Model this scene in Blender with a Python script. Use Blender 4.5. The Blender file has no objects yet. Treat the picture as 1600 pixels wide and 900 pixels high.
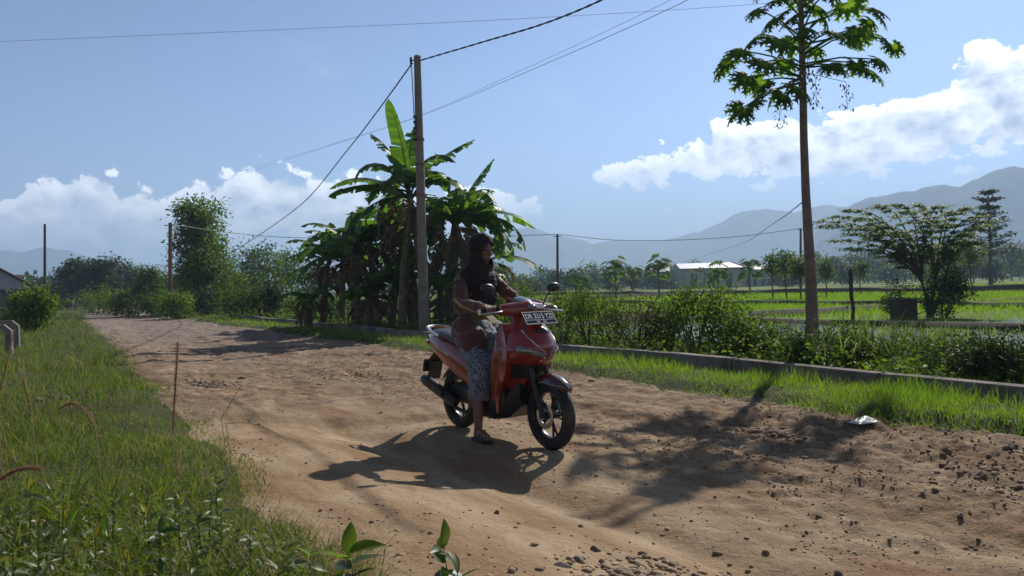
import bpy, math, random
import numpy as np
from mathutils import Vector, Matrix
R = math.radians
random.seed(7); rng = np.random.default_rng(7)
SC = bpy.context.scene; COL = SC.collection

# ------------------------------------------------------------------ camera
H = 1.17; ROLL = R(1.5); F = 1200.0
ct, st = math.cos(ROLL), math.sin(ROLL)
cam = bpy.data.cameras.new('camera'); camo = bpy.data.objects.new('camera', cam); COL.objects.link(camo)
cam.lens = 27.0; cam.sensor_width = 36.0; cam.clip_start = 0.05; cam.clip_end = 20000
camo.matrix_world = Matrix(((ct, st, 0, 0), (0, 0, -1, 0), (-st, ct, 0, H), (0, 0, 0, 1)))
SC.camera = camo
# ------------------------------------------------------------------ world, sun, exposure
SUN_AZ, SUN_EL = R(28.5), R(38.0)
SC.view_settings.view_transform = 'Standard'; SC.view_settings.look = 'None'
SC.view_settings.exposure = 0.40; SC.view_settings.gamma = 1.0
SC.cycles.use_denoising = True
SC.cycles.volume_bounces = 1; SC.cycles.max_bounces = 8; SC.cycles.transparent_max_bounces = 12
SC.cycles.diffuse_bounces = 3; SC.cycles.sample_clamp_indirect = 4.0
sd = Vector((math.sin(SUN_AZ)*math.cos(SUN_EL), math.cos(SUN_AZ)*math.cos(SUN_EL), math.sin(SUN_EL)))
sl = bpy.data.lights.new('sun', 'SUN'); so = bpy.data.objects.new('sun', sl); COL.objects.link(so)
sl.energy = 5.0; sl.angle = R(0.55); sl.color = (1.0, 0.93, 0.82)
so.rotation_euler = sd.to_track_quat('Z', 'Y').to_euler()

class NB:
    """small node builder"""
    def __init__(s, tree): s.t = tree; s.n = tree.nodes; s.l = tree.links
    def node(s, typ, ins=None, **kw):
        nd = s.n.new(typ)
        for k, v in kw.items(): setattr(nd, k, v)
        for k, v in (ins or {}).items(): s.put(nd.inputs[k], v)
        return nd
    def put(s, sock, v):
        if isinstance(v, bpy.types.NodeSocket): s.l.new(v, sock)
        elif isinstance(v, (tuple, list)) and sock.type == 'RGBA' and len(v) == 3: sock.default_value = (*v, 1)
        else: sock.default_value = v
    def m(s, op, a, b=None, c=None, clamp=False):
        nd = s.n.new('ShaderNodeMath'); nd.operation = op; nd.use_clamp = clamp
        s.put(nd.inputs[0], a)
        if b is not None: s.put(nd.inputs[1], b)
        if c is not None: s.put(nd.inputs[2], c)
        return nd.outputs[0]
    def vm(s, op, a, b=None):
        nd = s.n.new('ShaderNodeVectorMath'); nd.operation = op
        s.put(nd.inputs[0], a)
        if b is not None: s.put(nd.inputs[1], b)
        return nd.outputs[0]
    def noise(s, vec, scale, detail=4, rough=0.55, dist=0.0, dim='3D'):
        nd = s.n.new('ShaderNodeTexNoise'); nd.noise_dimensions = dim
        nd.inputs['Scale'].default_value = scale; nd.inputs['Detail'].default_value = detail
        nd.inputs['Roughness'].default_value = rough; nd.inputs['Distortion'].default_value = dist
        if vec is not None: s.put(nd.inputs['Vector'], vec)
        return nd.outputs[0]
    def maprange(s, v, a, b, c=0.0, d=1.0, smooth=False):
        nd = s.n.new('ShaderNodeMapRange'); nd.clamp = True
        if smooth: nd.interpolation_type = 'SMOOTHSTEP'
        for i, x in enumerate((v, a, b, c, d)): s.put(nd.inputs[i], x)
        return nd.outputs[0]
    def mix(s, f, a, b, blend='MIX'):
        nd = s.n.new('ShaderNodeMix'); nd.data_type = 'RGBA'; nd.blend_type = blend
        s.put(nd.inputs[0], f); s.put(nd.inputs[6], a); s.put(nd.inputs[7], b)
        return nd.outputs[2]
    def ramp(s, f, stops, interp='LINEAR'):
        nd = s.n.new('ShaderNodeValToRGB'); s.put(nd.inputs[0], f)
        cr = nd.color_ramp; cr.interpolation = interp
        while len(cr.elements) < len(stops): cr.elements.new(0.5)
        for e, (p, c) in zip(cr.elements, stops):
            e.position = p; e.color = (*c, 1) if len(c) == 3 else c
        return nd.outputs[0]

def unroll(px, py):
    u, v = px-800.0, py-450.0
    return u*ct - v*st, -(u*st + v*ct)
def at(px, py, d):
    a, b = unroll(px, py)
    return Vector((a/F*d, d, H + b/F*d))
def gnd(px, py, z=0.0):
    a, b = unroll(px, py)
    d = (z-H)*F/b
    return Vector((a/F*d, d, z))
def atx(px, d, z=0.0):
    """point at depth d, height z, that lies in the photograph's column px"""
    b = (z-H)/d*F; v = -(b + (px-800)*st)/ct
    a = (px-800)*ct - v*st
    return Vector((a/F*d, d, z))

world = bpy.data.worlds.new('World'); SC.world = world; world.use_nodes = True
nb = NB(world.node_tree); nb.n.clear()
sky = nb.node('ShaderNodeTexSky', sky_type='NISHITA', sun_disc=False, sun_elevation=SUN_EL, sun_rotation=SUN_AZ,
              altitude=50.0, air_density=1.0, dust_density=0.5, ozone_density=4.0)
tc = nb.node('ShaderNodeTexCoord'); dirv = tc.outputs['Generated']
sep = nb.node('ShaderNodeSeparateXYZ', {0: dirv})
az = nb.m('ARCTAN2', sep.outputs[0], sep.outputs[1]); el = nb.m('ARCSINE', sep.outputs[2])
band = [(-60,305,415),(0,300,412),(60,268,412),(130,268,410),(200,293,400),(240,292,398),(330,268,395),(420,247,388),(480,278,395),(540,272,400),
        (650,296,395),(760,283,350),(830,308,338),(868,338,322),(895,330,290),(915,278,262),(935,250,296),(960,243,300),(1020,238,300),(1100,195,300),
        (1150,180,300),(1200,172,297),(1280,162,292),(1350,142,285),(1400,128,280),(1450,138,275),(1500,88,268),(1550,55,262),(1640,72,268)]
AZ0, AZ1, ELM = -0.75, 0.75, 0.5
def band_curve(idx):
    nd = nb.n.new('ShaderNodeFloatCurve'); cm = nd.mapping.curves[0]
    pts = []
    for b in band:
        a, bb = unroll(b[0], b[idx]); A = math.atan2(a, F); E = math.atan2(bb, math.hypot(a, F))
        pts.append(((A-AZ0)/(AZ1-AZ0), min(max(E/ELM, 0), 1)))
    pts = [(0, pts[0][1])] + pts + [(1, pts[-1][1])]
    while len(cm.points) < len(pts): cm.points.new(0.5, 0.5)
    for p, q in zip(cm.points, pts): p.location = q; p.handle_type = 'AUTO'
    nd.mapping.update()
    nb.put(nd.inputs['Value'], nb.maprange(az, AZ0, AZ1))
    return nb.m('MULTIPLY', nd.outputs[0], ELM)
top, bot = band_curve(1), band_curve(2)
def cloud_noise(da, de):
    x = nb.m('ADD', az, da); y = nb.m('MULTIPLY', nb.m('ADD', el, de), 1.35)
    p = nb.node('ShaderNodeCombineXYZ', {0: x, 1: y, 2: 0.37}).outputs[0]
    big = nb.noise(p, 12.0, 12, 0.60, 0.2)
    nd = nb.node('ShaderNodeTexVoronoi', {'Vector': nb.vm('ADD', p, nb.node('ShaderNodeCombineXYZ', {0: nb.m('MULTIPLY', big, 0.06), 1: nb.m('MULTIPLY', big, -0.05), 2: 0.0}).outputs[0]), 'Scale': 30.0}, feature='SMOOTH_F1')
    nd.inputs['Smoothness'].default_value = 0.35; nd.inputs['Detail'].default_value = 3.0; nd.inputs['Roughness'].default_value = 0.5
    puff = nb.m('SUBTRACT', 0.62, nd.outputs[0])
    return nb.m('ADD', nb.m('MULTIPLY', nb.m('SUBTRACT', big, 0.5), 2.6), nb.m('MULTIPLY', puff, 0.95))
n0 = cloud_noise(0, 0); n1 = cloud_noise(0.011, 0.016)
tdist = nb.m('DIVIDE', nb.m('SUBTRACT', top, el), 0.032); bdist = nb.m('DIVIDE', nb.m('SUBTRACT', el, bot), 0.040)
edge = nb.m('MINIMUM', nb.m('MINIMUM', tdist, bdist), 1.1)
edge = nb.m('MAXIMUM', edge, -3.0)
dens = nb.m('ADD', nb.m('ADD', edge, nb.maprange(az, -0.1, 0.15, 0.22, 0.10)), nb.m('MULTIPLY', n0, nb.maprange(az, -0.1, 0.15, 0.95, 1.25)))
alpha = nb.maprange(dens, 0.0, 0.20, 0, 1, True)
alpha = nb.m('MULTIPLY', alpha, nb.maprange(tdist, -0.85, -0.35, 0.0, 1.0, True))
alpha = nb.m('MULTIPLY', alpha, nb.maprange(bdist, -0.9, 1.2, 0.0, 1.0, True))
lit = nb.m('ADD', 0.60, nb.m('MULTIPLY', nb.m('SUBTRACT', n0, n1), 0.85))
lit = nb.m('SUBTRACT', lit, nb.m('MULTIPLY', nb.maprange(dens, 0.25, 1.6), 0.62))
lit = nb.m('ADD', lit, 0.13)
lit = nb.m('ADD', lit, nb.m('MULTIPLY', nb.maprange(tdist, 1.8, 0.0), 0.20), clamp=True)
ccol = nb.mix(lit, (0.20, 0.25, 0.33), (0.97, 0.95, 0.93))
# thin wisps high up and haze veil low down
wv = nb.node('ShaderNodeCombineXYZ', {0: nb.m('MULTIPLY', az, 3.2), 1: nb.m('MULTIPLY', el, 9.0), 2: 3.1}).outputs[0]
wisp = nb.m('MULTIPLY', nb.maprange(nb.noise(wv, 2.2, 8, 0.6, 0.6), 0.56, 0.78, 0, 1, True), nb.maprange(el, 0.42, 0.22, 0.0, 0.35))
def spot(px, py, rx, ry):
    a, b = unroll(px, py); A = math.atan2(a, F); E = math.atan2(b, math.hypot(a, F))
    dx = nb.m('DIVIDE', nb.m('SUBTRACT', az, A), rx); dy = nb.m('DIVIDE', nb.m('SUBTRACT', el, E), ry)
    rr = nb.m('ADD', nb.m('MULTIPLY', dx, dx), nb.m('MULTIPLY', dy, dy))
    q = nb.m('ADD', nb.m('SUBTRACT', 1.0, rr), nb.m('MULTIPLY', n0, 0.8))
    return nb.maprange(q, 0.3, 1.4, 0, 0.55, True)
wisp = nb.m('MAXIMUM', wisp, spot(825, 230, 0.030, 0.007)); wisp = nb.m('MAXIMUM', wisp, spot(1135, 335, 0.02, 0.005))
wisp = nb.m('MAXIMUM', wisp, spot(935, 375, 0.035, 0.008))
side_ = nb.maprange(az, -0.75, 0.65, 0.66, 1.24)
sky_dim = nb.m('MULTIPLY', nb.m('MULTIPLY', side_, nb.maprange(el, 0.04, 0.38, 1.28, 0.80)), nb.m('MULTIPLY', nb.maprange(el, 0.40, 0.70, 1.0, 0.25, True), nb.maprange(sep.outputs[1], 0.2, -0.4, 1.0, 0.30, True)))  # unseen sky overhead and behind the camera is dimmed to cut fill light
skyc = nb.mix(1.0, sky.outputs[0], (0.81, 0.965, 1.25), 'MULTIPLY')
skyc = nb.mix(1.0, skyc, nb.node('ShaderNodeCombineXYZ', {0: sky_dim, 1: sky_dim, 2: sky_dim}).outputs[0], 'MULTIPLY')
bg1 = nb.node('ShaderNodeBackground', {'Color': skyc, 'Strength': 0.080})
bg2 = nb.node('ShaderNodeBackground', {'Color': ccol, 'Strength': 2.0})
bg3 = nb.node('ShaderNodeBackground', {'Color': (0.75, 0.82, 0.90), 'Strength': 0.85})
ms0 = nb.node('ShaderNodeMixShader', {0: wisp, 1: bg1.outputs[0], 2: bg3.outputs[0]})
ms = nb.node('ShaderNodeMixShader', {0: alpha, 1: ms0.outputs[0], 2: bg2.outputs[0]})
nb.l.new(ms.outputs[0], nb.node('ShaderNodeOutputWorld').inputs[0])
world.cycles.sampling_method = 'MANUAL'; world.cycles.sample_map_resolution = 128

# ------------------------------------------------------------------ numpy noise
def _hash(ix, iy, seed):
    h = (ix.astype(np.int64)*374761393 + iy.astype(np.int64)*668265263 + seed*982451653) & 0x7fffffff
    h = (h ^ (h >> 13)) * 1274126177 & 0x7fffffff
    return ((h ^ (h >> 16)) & 0xffff)/65535.0
def vnoise(x, y, seed=0):
    x = np.asarray(x, float); y = np.asarray(y, float)
    ix, iy = np.floor(x), np.floor(y); fx, fy = x-ix, y-iy
    fx = fx*fx*(3-2*fx); fy = fy*fy*(3-2*fy)
    a, b = _hash(ix, iy, seed), _hash(ix+1, iy, seed); c, d = _hash(ix, iy+1, seed), _hash(ix+1, iy+1, seed)
    return (a*(1-fx)+b*fx)*(1-fy) + (c*(1-fx)+d*fx)*fy - 0.5
def fbm(x, y, seed=0, octs=4, gain=0.5):
    s = 0; a = 1.0
    for i in range(octs):
        s = s + a*vnoise(x*2**i + 17.3*i, y*2**i - 9.1*i, seed+i); a *= gain
    return s
def sm(t): t = np.clip(t, 0, 1); return t*t*(3-2*t)

# road frame: s along the road (away from the camera, to the left), l across it (to the right)
UX, UY = math.sin(R(-30.3)), math.cos(R(-30.3)); NX, NY = UY, -UX
def sl_of(x, y): return x*UX + y*UY, x*NX + y*NY
def xy_of(s, l): return s*UX + l*NX, s*UY + l*NY
BIKE = np.array([-0.453, 6.50]); HD = np.array([0.581, -0.814])
def road_bend(s):   # the road swings gently right far away
    return 0.0011*np.clip(s-38, 0, None)**2*0.55
def edges(s):
    le = 0.95 + 0.22*fbm(s*0.45, s*0+3.0, 5) + 0.10*fbm(s*2.2, s*0+1, 6, 3) 
    re = 5.78 + 0.30*fbm(s*0.35, s*0+8.0, 7) + 0.12*fbm(s*1.9, s*0+4, 8, 3) - 0.014*np.clip(s-6, 0, 40)
    return le, re
def road_z(s, l):
    z = 0.10*sm((2.35-l)/1.3) + 0.06*sm((2.5-l)/1.0)*sm((6.8-s)/1.2)
    z = z + 0.035*fbm(s*0.45, l*0.6, 11, 3) + 0.010*fbm(s*1.6, l*1.9, 12, 3)
    z = z + 0.030*fbm(s*0.9, l*1.1, 91, 2)*sm((l-3.0)/1.0)
    cen = 2.25 + 0.25*np.sin(s*0.5+0.6)
    z = z - 0.045*np.exp(-((l-cen)/0.16)**2)*sm((8-s)/2) - 0.04*np.exp(-((l-4.2-0.2*np.sin(s*.7))/0.25)**2)*sm((9-s)/3)
    stp = 8.35 - 0.62*l + 0.30*fbm(l*1.1, l*0+2, 21, 3)
    z = z - 0.055*sm((stp-s)/0.35)*sm((4.6-l)/1.2)
    rough = sm((l-2.4)/1.2)*sm((6.5-s)/3) + 0.5*sm((l-4.4)/0.6) + 0.35*sm((s-8.0)/0.6)
    z = z + 0.050*rough*(np.abs(fbm(s*4.5, l*4.5, 31, 4))) + 0.026*rough*fbm(s*14, l*14, 32, 3)
    z = z + 0.006*fbm(s*7, l*9, 41, 3)
    crs = sm((s-7.5)/1.5) + .8*sm((l-3.2)/.8)*sm((8-s)/1)
    z = z + 0.022*crs*sm((fbm(s*1.1, l*2.0, 141, 5)-.02)/.05) - 0.018*crs*sm((fbm(s*2.3+5, l*3.1, 151, 5)-.22)/.05)
    for (ps, pl, rs, rl, dp) in POTS: z = z - dp*np.exp(-(((s-ps)/rs)**2 + ((l-pl)/rl)**2)**1.6)
    return z
POTS = []
def pot(px, py, rx, ry, dp):
    g = gnd(px, py); s, l = sl_of(g.x, g.y); POTS.append((s, l, ry, rx, dp))
pot(330, 610, 0.35, 0.5, 0.05); pot(1210, 668, 0.4, 0.6, 0.05); pot(1540, 730, 0.5, 0.6, 0.05); pot(580, 590, 0.6, 0.7, 0.04)
pot(860, 600, 0.6, 0.8, 0.05); pot(480, 560, 0.5, 1.0, 0.04)
def hgt_sl(s, l):
    s = np.asarray(s, float); l = np.asarray(l, float) - road_bend(np.asarray(s, float))
    le, re = edges(s)
    z = road_z(s, np.clip(l, 0.4, 6.3))
    near = sm((60-s)/30)
    z = z*near
    z = z + 0.06*sm((le-l)/0.45) + 0.05*fbm(s*0.7, l*0.7, 51)*sm((le-l)/0.8) - 0.35*sm((-l-2.0)/4.0)
    z = z + 0.075*sm((l-re)/0.30) 
    d = np.abs(l-7.12); z = z*(1-sm((l-6.6)/.5)) + (0.06)*sm((l-6.6)/.5)
    z = z - 0.34*sm((0.22-d)/0.10) + 0.05*sm((l-7.4)/0.5)*fbm(s*0.8, l*0.8, 61) - 0.22*sm((l-9.0)/1.5)
    return z
def hgt(x, y):
    x = np.asarray(x, float); y = np.asarray(y, float)
    s, l = sl_of(x, y)
    z = hgt_sl(s, l)
    # packed patch under the scooter
    t = np.clip((x-BIKE[0])*HD[0] + (y-BIKE[1])*HD[1], -0.1, 1.35)
    dd = np.hypot(x-BIKE[0]-t*HD[0], y-BIKE[1]-t*HD[1])
    w = sm((0.75-dd)/0.55)
    return z*(1-w) + 0.0*w
def hz(x, y): return float(hgt(np.array([x]), np.array([y]))[0])

# ------------------------------------------------------------------ mesh helpers
def mesh_np(name, V, Fc, mat=None, smooth=False, parent=None, loc=None):
    V = np.asarray(V, np.float32).reshape(-1, 3); Fc = np.asarray(Fc, np.int32); k = Fc.shape[1]
    if loc is not None: V = V - np.asarray(loc, np.float32)
    me = bpy.data.meshes.new(name)
    me.vertices.add(len(V)); me.vertices.foreach_set('co', V.ravel())
    me.loops.add(Fc.size); me.loops.foreach_set('vertex_index', Fc.ravel())
    me.polygons.add(len(Fc)); me.polygons.foreach_set('loop_start', np.arange(0, Fc.size, k, dtype=np.int32))
    me.polygons.foreach_set('loop_total', np.full(len(Fc), k, np.int32))
    if smooth: me.polygons.foreach_set('use_smooth', np.ones(len(Fc), bool))
    me.update(calc_edges=True)
    o = bpy.data.objects.new(name, me); COL.objects.link(o)
    if mat: me.materials.append(mat)
    if parent: o.parent = parent
    if loc is not None: o.location = loc
    return o
class MB:
    def __init__(s): s.v = []; s.f = []
    def add(s, vs, fs):
        b = len(s.v); s.v += [tuple(v) for v in vs]; s.f += [tuple(i+b for i in f) for f in fs]; return s
    def loft(s, rings, cap=True, closed=True):
        n = len(rings[0]); vs = [p for r in rings for p in r]; fs = []
        for i in range(len(rings)-1):
            for j in range(n if closed else n-1):
                k = (j+1) % n; fs.append((i*n+j, i*n+k, (i+1)*n+k, (i+1)*n+j))
        if cap and closed: fs.append(tuple(range(n-1, -1, -1))); fs.append(tuple((len(rings)-1)*n+j for j in range(n)))
        return s.add(vs, fs)
    def tube(s, pts, rad, seg=8, cap=True):
        pts = [Vector(p) for p in pts]; n = len(pts)
        if not hasattr(rad, '__len__'): rad = [rad]*n
        rings = []; up = None
        for i, p in enumerate(pts):
            t = (pts[min(i+1, n-1)] - pts[max(i-1, 0)]).normalized()
            if up is None: up = Vector((0, 0, 1)) if abs(t.z) < 0.9 else Vector((1, 0, 0))
            a = t.cross(up)
            if a.length < 1e-5: a = t.orthogonal()
            a.normalize(); b = a.cross(t).normalized(); up = b
            r = rad[i]
            rings.append([p + (a*math.cos(2*math.pi*j/seg) + b*math.sin(2*math.pi*j/seg))*r for j in range(seg)])
        return s.loft(rings, cap)
    def box(s, c, size, rot=None, bev=0.0):
        hx, hy, hz_ = [q/2 for q in size]; c = Vector(c)
        if bev > 0:
            b = bev; rings = []
            for z, ins in ((-hz_, b), (-hz_+b, 0), (hz_-b, 0), (hz_, b)):
                X, Y = hx-ins, hy-ins
                rings.append([(-X+b, -Y, z), (X-b, -Y, z), (X, -Y+b, z), (X, Y-b, z), (X-b, Y, z), (-X+b, Y, z), (-X, Y-b, z), (-X, -Y+b, z)])
            rings = [[(rot @ Vector(p) if rot else Vector(p)) + c for p in r] for r in rings]
            return s.loft(rings)
        vs = [Vector((x, y, z)) for z in (-hz_, hz_) for x, y in ((-hx, -hy), (hx, -hy), (hx, hy), (-hx, hy))]
        vs = [(rot @ v if rot else v) + c for v in vs]
        return s.add(vs, [(3, 2, 1, 0), (4, 5, 6, 7), (0, 1, 5, 4), (1, 2, 6, 5), (2, 3, 7, 6), (3, 0, 4, 7)])
    def ell(s, c, r, rot=None, nu=16, nv=10, power=1.0):
        c = Vector(c); rings = []
        for i in range(nv+1):
            ph = -math.pi/2 + math.pi*i/nv
            if i in (0, nv): ph *= 0.999
            rings.append([])
            for j in range(nu):
                th = 2*math.pi*j/nu
                p = Vector((r[0]*math.cos(ph)*math.cos(th), r[1]*math.cos(ph)*math.sin(th), r[2]*math.sin(ph)))
                rings[-1].append((rot @ p if rot else p) + c)
        return s.loft(rings)
    def lathe_y(s, c, prof, seg=40, closed=True, squash=None):
        """revolve (r, y) profile round the y axis through c"""
        n = len(prof); vs = []; fs = []
        for i in range(seg):
            a = 2*math.pi*i/seg
            for r, y in prof: vs.append((c[0]+r*math.cos(a), c[1]+y, c[2]+r*math.sin(a)))
        for i in range(seg):
            k = (i+1) % seg
            for j in range(n if closed else n-1):
                j2 = (j+1) % n; fs.append((i*n+j, k*n+j, k*n+j2, i*n+j2))
        return s.add(vs, fs)
    def build(s, name, mat, parent=None, smooth=True, loc=None, angle=40):
        me = bpy.data.meshes.new(name)
        vs = s.v if loc is None else [(v[0]-loc[0], v[1]-loc[1], v[2]-loc[2]) for v in s.v]
        me.from_pydata(vs, [], s.f); me.update()
        if smooth:
            me.polygons.foreach_set('use_smooth', [True]*len(me.polygons))
            me.set_sharp_from_angle(angle=R(angle))
        if mat: me.materials.append(mat)
        o = bpy.data.objects.new(name, me); COL.objects.link(o)
        if parent: o.parent = parent
        if loc is not None: o.location = loc
        return o
def fixn(o):
    import bmesh
    bm = bmesh.new(); bm.from_mesh(o.data); bmesh.ops.recalc_face_normals(bm, faces=bm.faces); bm.to_mesh(o.data); bm.free(); return o
def tag(o, label=None, cat=None, group=None, kind=None):
    if label: o['label'] = label
    if cat: o['category'] = cat
    if group: o['group'] = group
    if kind: o['kind'] = kind
    return o
def empty(name, loc, rz=0.0):
    o = bpy.data.objects.new(name, None); COL.objects.link(o); o.location = loc; o.rotation_euler = (0, 0, rz)
    o.empty_display_size = 0.2; return o

# ------------------------------------------------------------------ materials
def mat_new(name):
    m = bpy.data.materials.new(name); m.use_nodes = True; b = NB(m.node_tree); b.n.clear()
    out = b.node('ShaderNodeOutputMaterial'); return m, b, out
def pbr(name, col, rough=0.6, metal=0.0, spec=0.5, coat=0.0, var=0.15, vscale=6.0, bump=0.0, bscale=40.0, dirt=None, dscale=3.0):
    m, b, out = mat_new(name)
    p = b.node('ShaderNodeBsdfPrincipled', {'Roughness': rough, 'Metallic': metal, 'Specular IOR Level': spec, 'Coat Weight': coat})
    tcx = b.node('ShaderNodeTexCoord').outputs['Object']
    n = b.noise(tcx, vscale, 5, 0.6)
    c = b.mix(b.maprange(n, 0.3, 0.7), tuple(x*(1-var) for x in col), tuple(min(1, x*(1+var)) for x in col))
    if dirt:
        dn = b.maprange(b.noise(tcx, dscale, 7, 0.65), 0.48, 0.68); c = b.mix(dn, c, dirt)
    b.put(p.inputs['Base Color'], c)
    if bump:
        bp = b.node('ShaderNodeBump', {'Strength': bump, 'Distance': 0.01, 'Height': b.noise(tcx, bscale, 6, 0.6)}); b.put(p.inputs['Normal'], bp.outputs[0])
    b.l.new(p.outputs[0], out.inputs[0]); return m
def leafm(name, c1, c2, trans=0.45, rough=0.58, c3=None, tcol=None, spec=0.20):
    """leaves: a little random hue per leaf, light passing through"""
    m, b, out = mat_new(name)
    ri = b.node('ShaderNodeNewGeometry').outputs['Random Per Island']
    tcx = b.node('ShaderNodeTexCoord').outputs['Object']
    n = b.noise(tcx, 1.3, 4, 0.6)
    f = b.m('ADD', b.m('MULTIPLY', ri, 0.6), b.m('MULTIPLY', b.maprange(n, 0.3, 0.7), 0.4))
    stops = [(0.0, c1), (0.75, c2)]
    if c3: stops.append((0.97, c3))
    c = b.ramp(f, stops)
    p = b.node('ShaderNodeBsdfPrincipled', {'Base Color': c, 'Roughness': rough, 'Specular IOR Level': spec})
    tc_ = b.mix(1.0, c, tcol or (1.9, 2.1, 0.75), 'MULTIPLY')
    t = b.node('ShaderNodeBsdfTranslucent', {'Color': tc_})
    mx = b.node('ShaderNodeMixShader', {0: trans, 1: p.outputs[0], 2: t.outputs[0]})
    b.l.new(mx.outputs[0], out.inputs[0]); return m

M = {}
M['leaf'] = leafm('leaf_green', (0.020, 0.044, 0.010), (0.090, 0.135, 0.026), 0.38)
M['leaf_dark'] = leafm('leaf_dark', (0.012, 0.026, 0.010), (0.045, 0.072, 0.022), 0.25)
M['leaf_bright'] = leafm('leaf_bright', (0.032, 0.068, 0.012), (0.12, 0.175, 0.030), 0.42, c3=(0.24, 0.26, 0.05))
M['leaf_brown'] = leafm('leaf_brown', (0.045, 0.050, 0.022), (0.11, 0.095, 0.05), 0.25, c3=(0.18, 0.12, 0.07), tcol=(1.4, 1.2, 0.8))
M['banana'] = leafm('banana_leaf', (0.026, 0.062, 0.013), (0.080, 0.145, 0.022), 0.50, 0.45, spec=0.3)
M['banana_dry'] = leafm('dry_banana_leaf', (0.07, 0.05, 0.03), (0.17, 0.12, 0.07), 0.2, 0.6, tcol=(1.3, 1.1, 0.8))
M['papaya'] = leafm('papaya_leaf', (0.036, 0.076, 0.015), (0.125, 0.19, 0.034), 0.55, 0.6)
M['grass'] = leafm('grass_blade', (0.030, 0.058, 0.011), (0.125, 0.165, 0.028), 0.44, 0.55, c3=(0.25, 0.21, 0.09))
M['grass_verge'] = leafm('verge_grass_blade', (0.070, 0.125, 0.016), (0.15, 0.22, 0.028), 0.50, 0.42, c3=(0.26, 0.26, 0.07))
M['rice'] = leafm('rice_blade', (0.09, 0.16, 0.016), (0.17, 0.25, 0.024), 0.50, 0.42)
M['weed'] = leafm('weed_leaf', (0.050, 0.075, 0.024), (0.16, 0.185, 0.085), 0.30, 0.45, spec=0.35)
M['weed_yellow'] = leafm('yellow_leaf', (0.17, 0.18, 0.025), (0.27, 0.25, 0.035), 0.40, 0.5, tcol=(1.2, 1.1, 0.5))
M['straw'] = leafm('dry_grass', (0.26, 0.19, 0.10), (0.42, 0.31, 0.18), 0.3, 0.7, tcol=(1.2, 1.05, 0.8))
M['rust'] = leafm('rusty_seed_head', (0.22, 0.12, 0.075), (0.38, 0.25, 0.16), 0.25, 0.8, tcol=(1.3, 1.0, 0.8))
M['bark'] = pbr('bark', (0.10, 0.075, 0.055), 0.9, bump=0.6, bscale=30, var=0.35)
M['papaya_trunk'] = pbr('papaya_trunk', (0.21, 0.145, 0.115), 0.85, bump=0.5, bscale=25, var=0.3, vscale=9)
M['banana_stem'] = pbr('banana_stem', (0.14, 0.12, 0.055), 0.7, var=0.5, vscale=5, dirt=(0.09, 0.055, 0.035))
M['concrete'] = pbr('concrete', (0.20, 0.175, 0.155), 0.95, bump=0.8, bscale=40, var=0.3, vscale=3, dirt=(0.07, 0.06, 0.045), dscale=1.6)
M['pole'] = pbr('concrete_pole', (0.24, 0.20, 0.18), 0.85, bump=0.3, bscale=50, var=0.2, dirt=(0.16, 0.12, 0.10))
M['pole_rust'] = pbr('rusty_pole', (0.20, 0.09, 0.06), 0.8, var=0.3)
M['wood'] = pbr('dark_wood', (0.06, 0.045, 0.035), 0.9, var=0.3, bump=0.4)
M['cable'] = pbr('cable_black', (0.012, 0.012, 0.014), 0.55)
M['stone'] = pbr('stone', (0.20, 0.155, 0.12), 0.9, bump=0.8, bscale=35, var=0.3)
M['stone_dark'] = pbr('stone_dark', (0.145, 0.105, 0.075), 0.9, bump=0.8, bscale=35, var=0.3)

# ground sheet
def ground_mat():
    m, b, out = mat_new('ground_soil_and_turf')
    g = b.node('ShaderNodeNewGeometry').outputs['Position']
    s = b.node('ShaderNodeSeparateXYZ', {0: g})
    l = b.m('ADD', b.m('MULTIPLY', s.outputs[0], NX), b.m('MULTIPLY', s.outputs[1], NY))
    n1 = b.noise(g, 0.9, 7, 0.6); n2 = b.noise(g, 14, 6, 0.65); n3 = b.noise(g, 0.06, 4, 0.5)
    turf = b.mix(b.maprange(n1, 0.35, 0.65), (0.035, 0.050, 0.016), (0.065, 0.070, 0.030))
    turf = b.mix(b.maprange(n2, 0.52, 0.75), turf, (0.12, 0.085, 0.05))
    field = b.mix(b.maprange(n3, 0.35, 0.65), (0.11, 0.17, 0.022), (0.16, 0.22, 0.03))
    field = b.mix(b.maprange(b.noise(g, 1.2, 5, 0.6), 0.4, 0.75), field, (0.08, 0.115, 0.02))
    c = b.mix(b.maprange(l, 10.5, 12.5), turf, field)
    p = b.node('ShaderNodeBsdfPrincipled', {'Base Color': c, 'Roughness': 0.95, 'Specular IOR Level': 0.15})
    bp = b.node('ShaderNodeBump', {'Strength': 0.7, 'Distance': 0.03, 'Height': n2}); b.put(p.inputs['Normal'], bp.outputs[0])
    b.l.new(p.outputs[0], out.inputs[0]); return m
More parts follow.
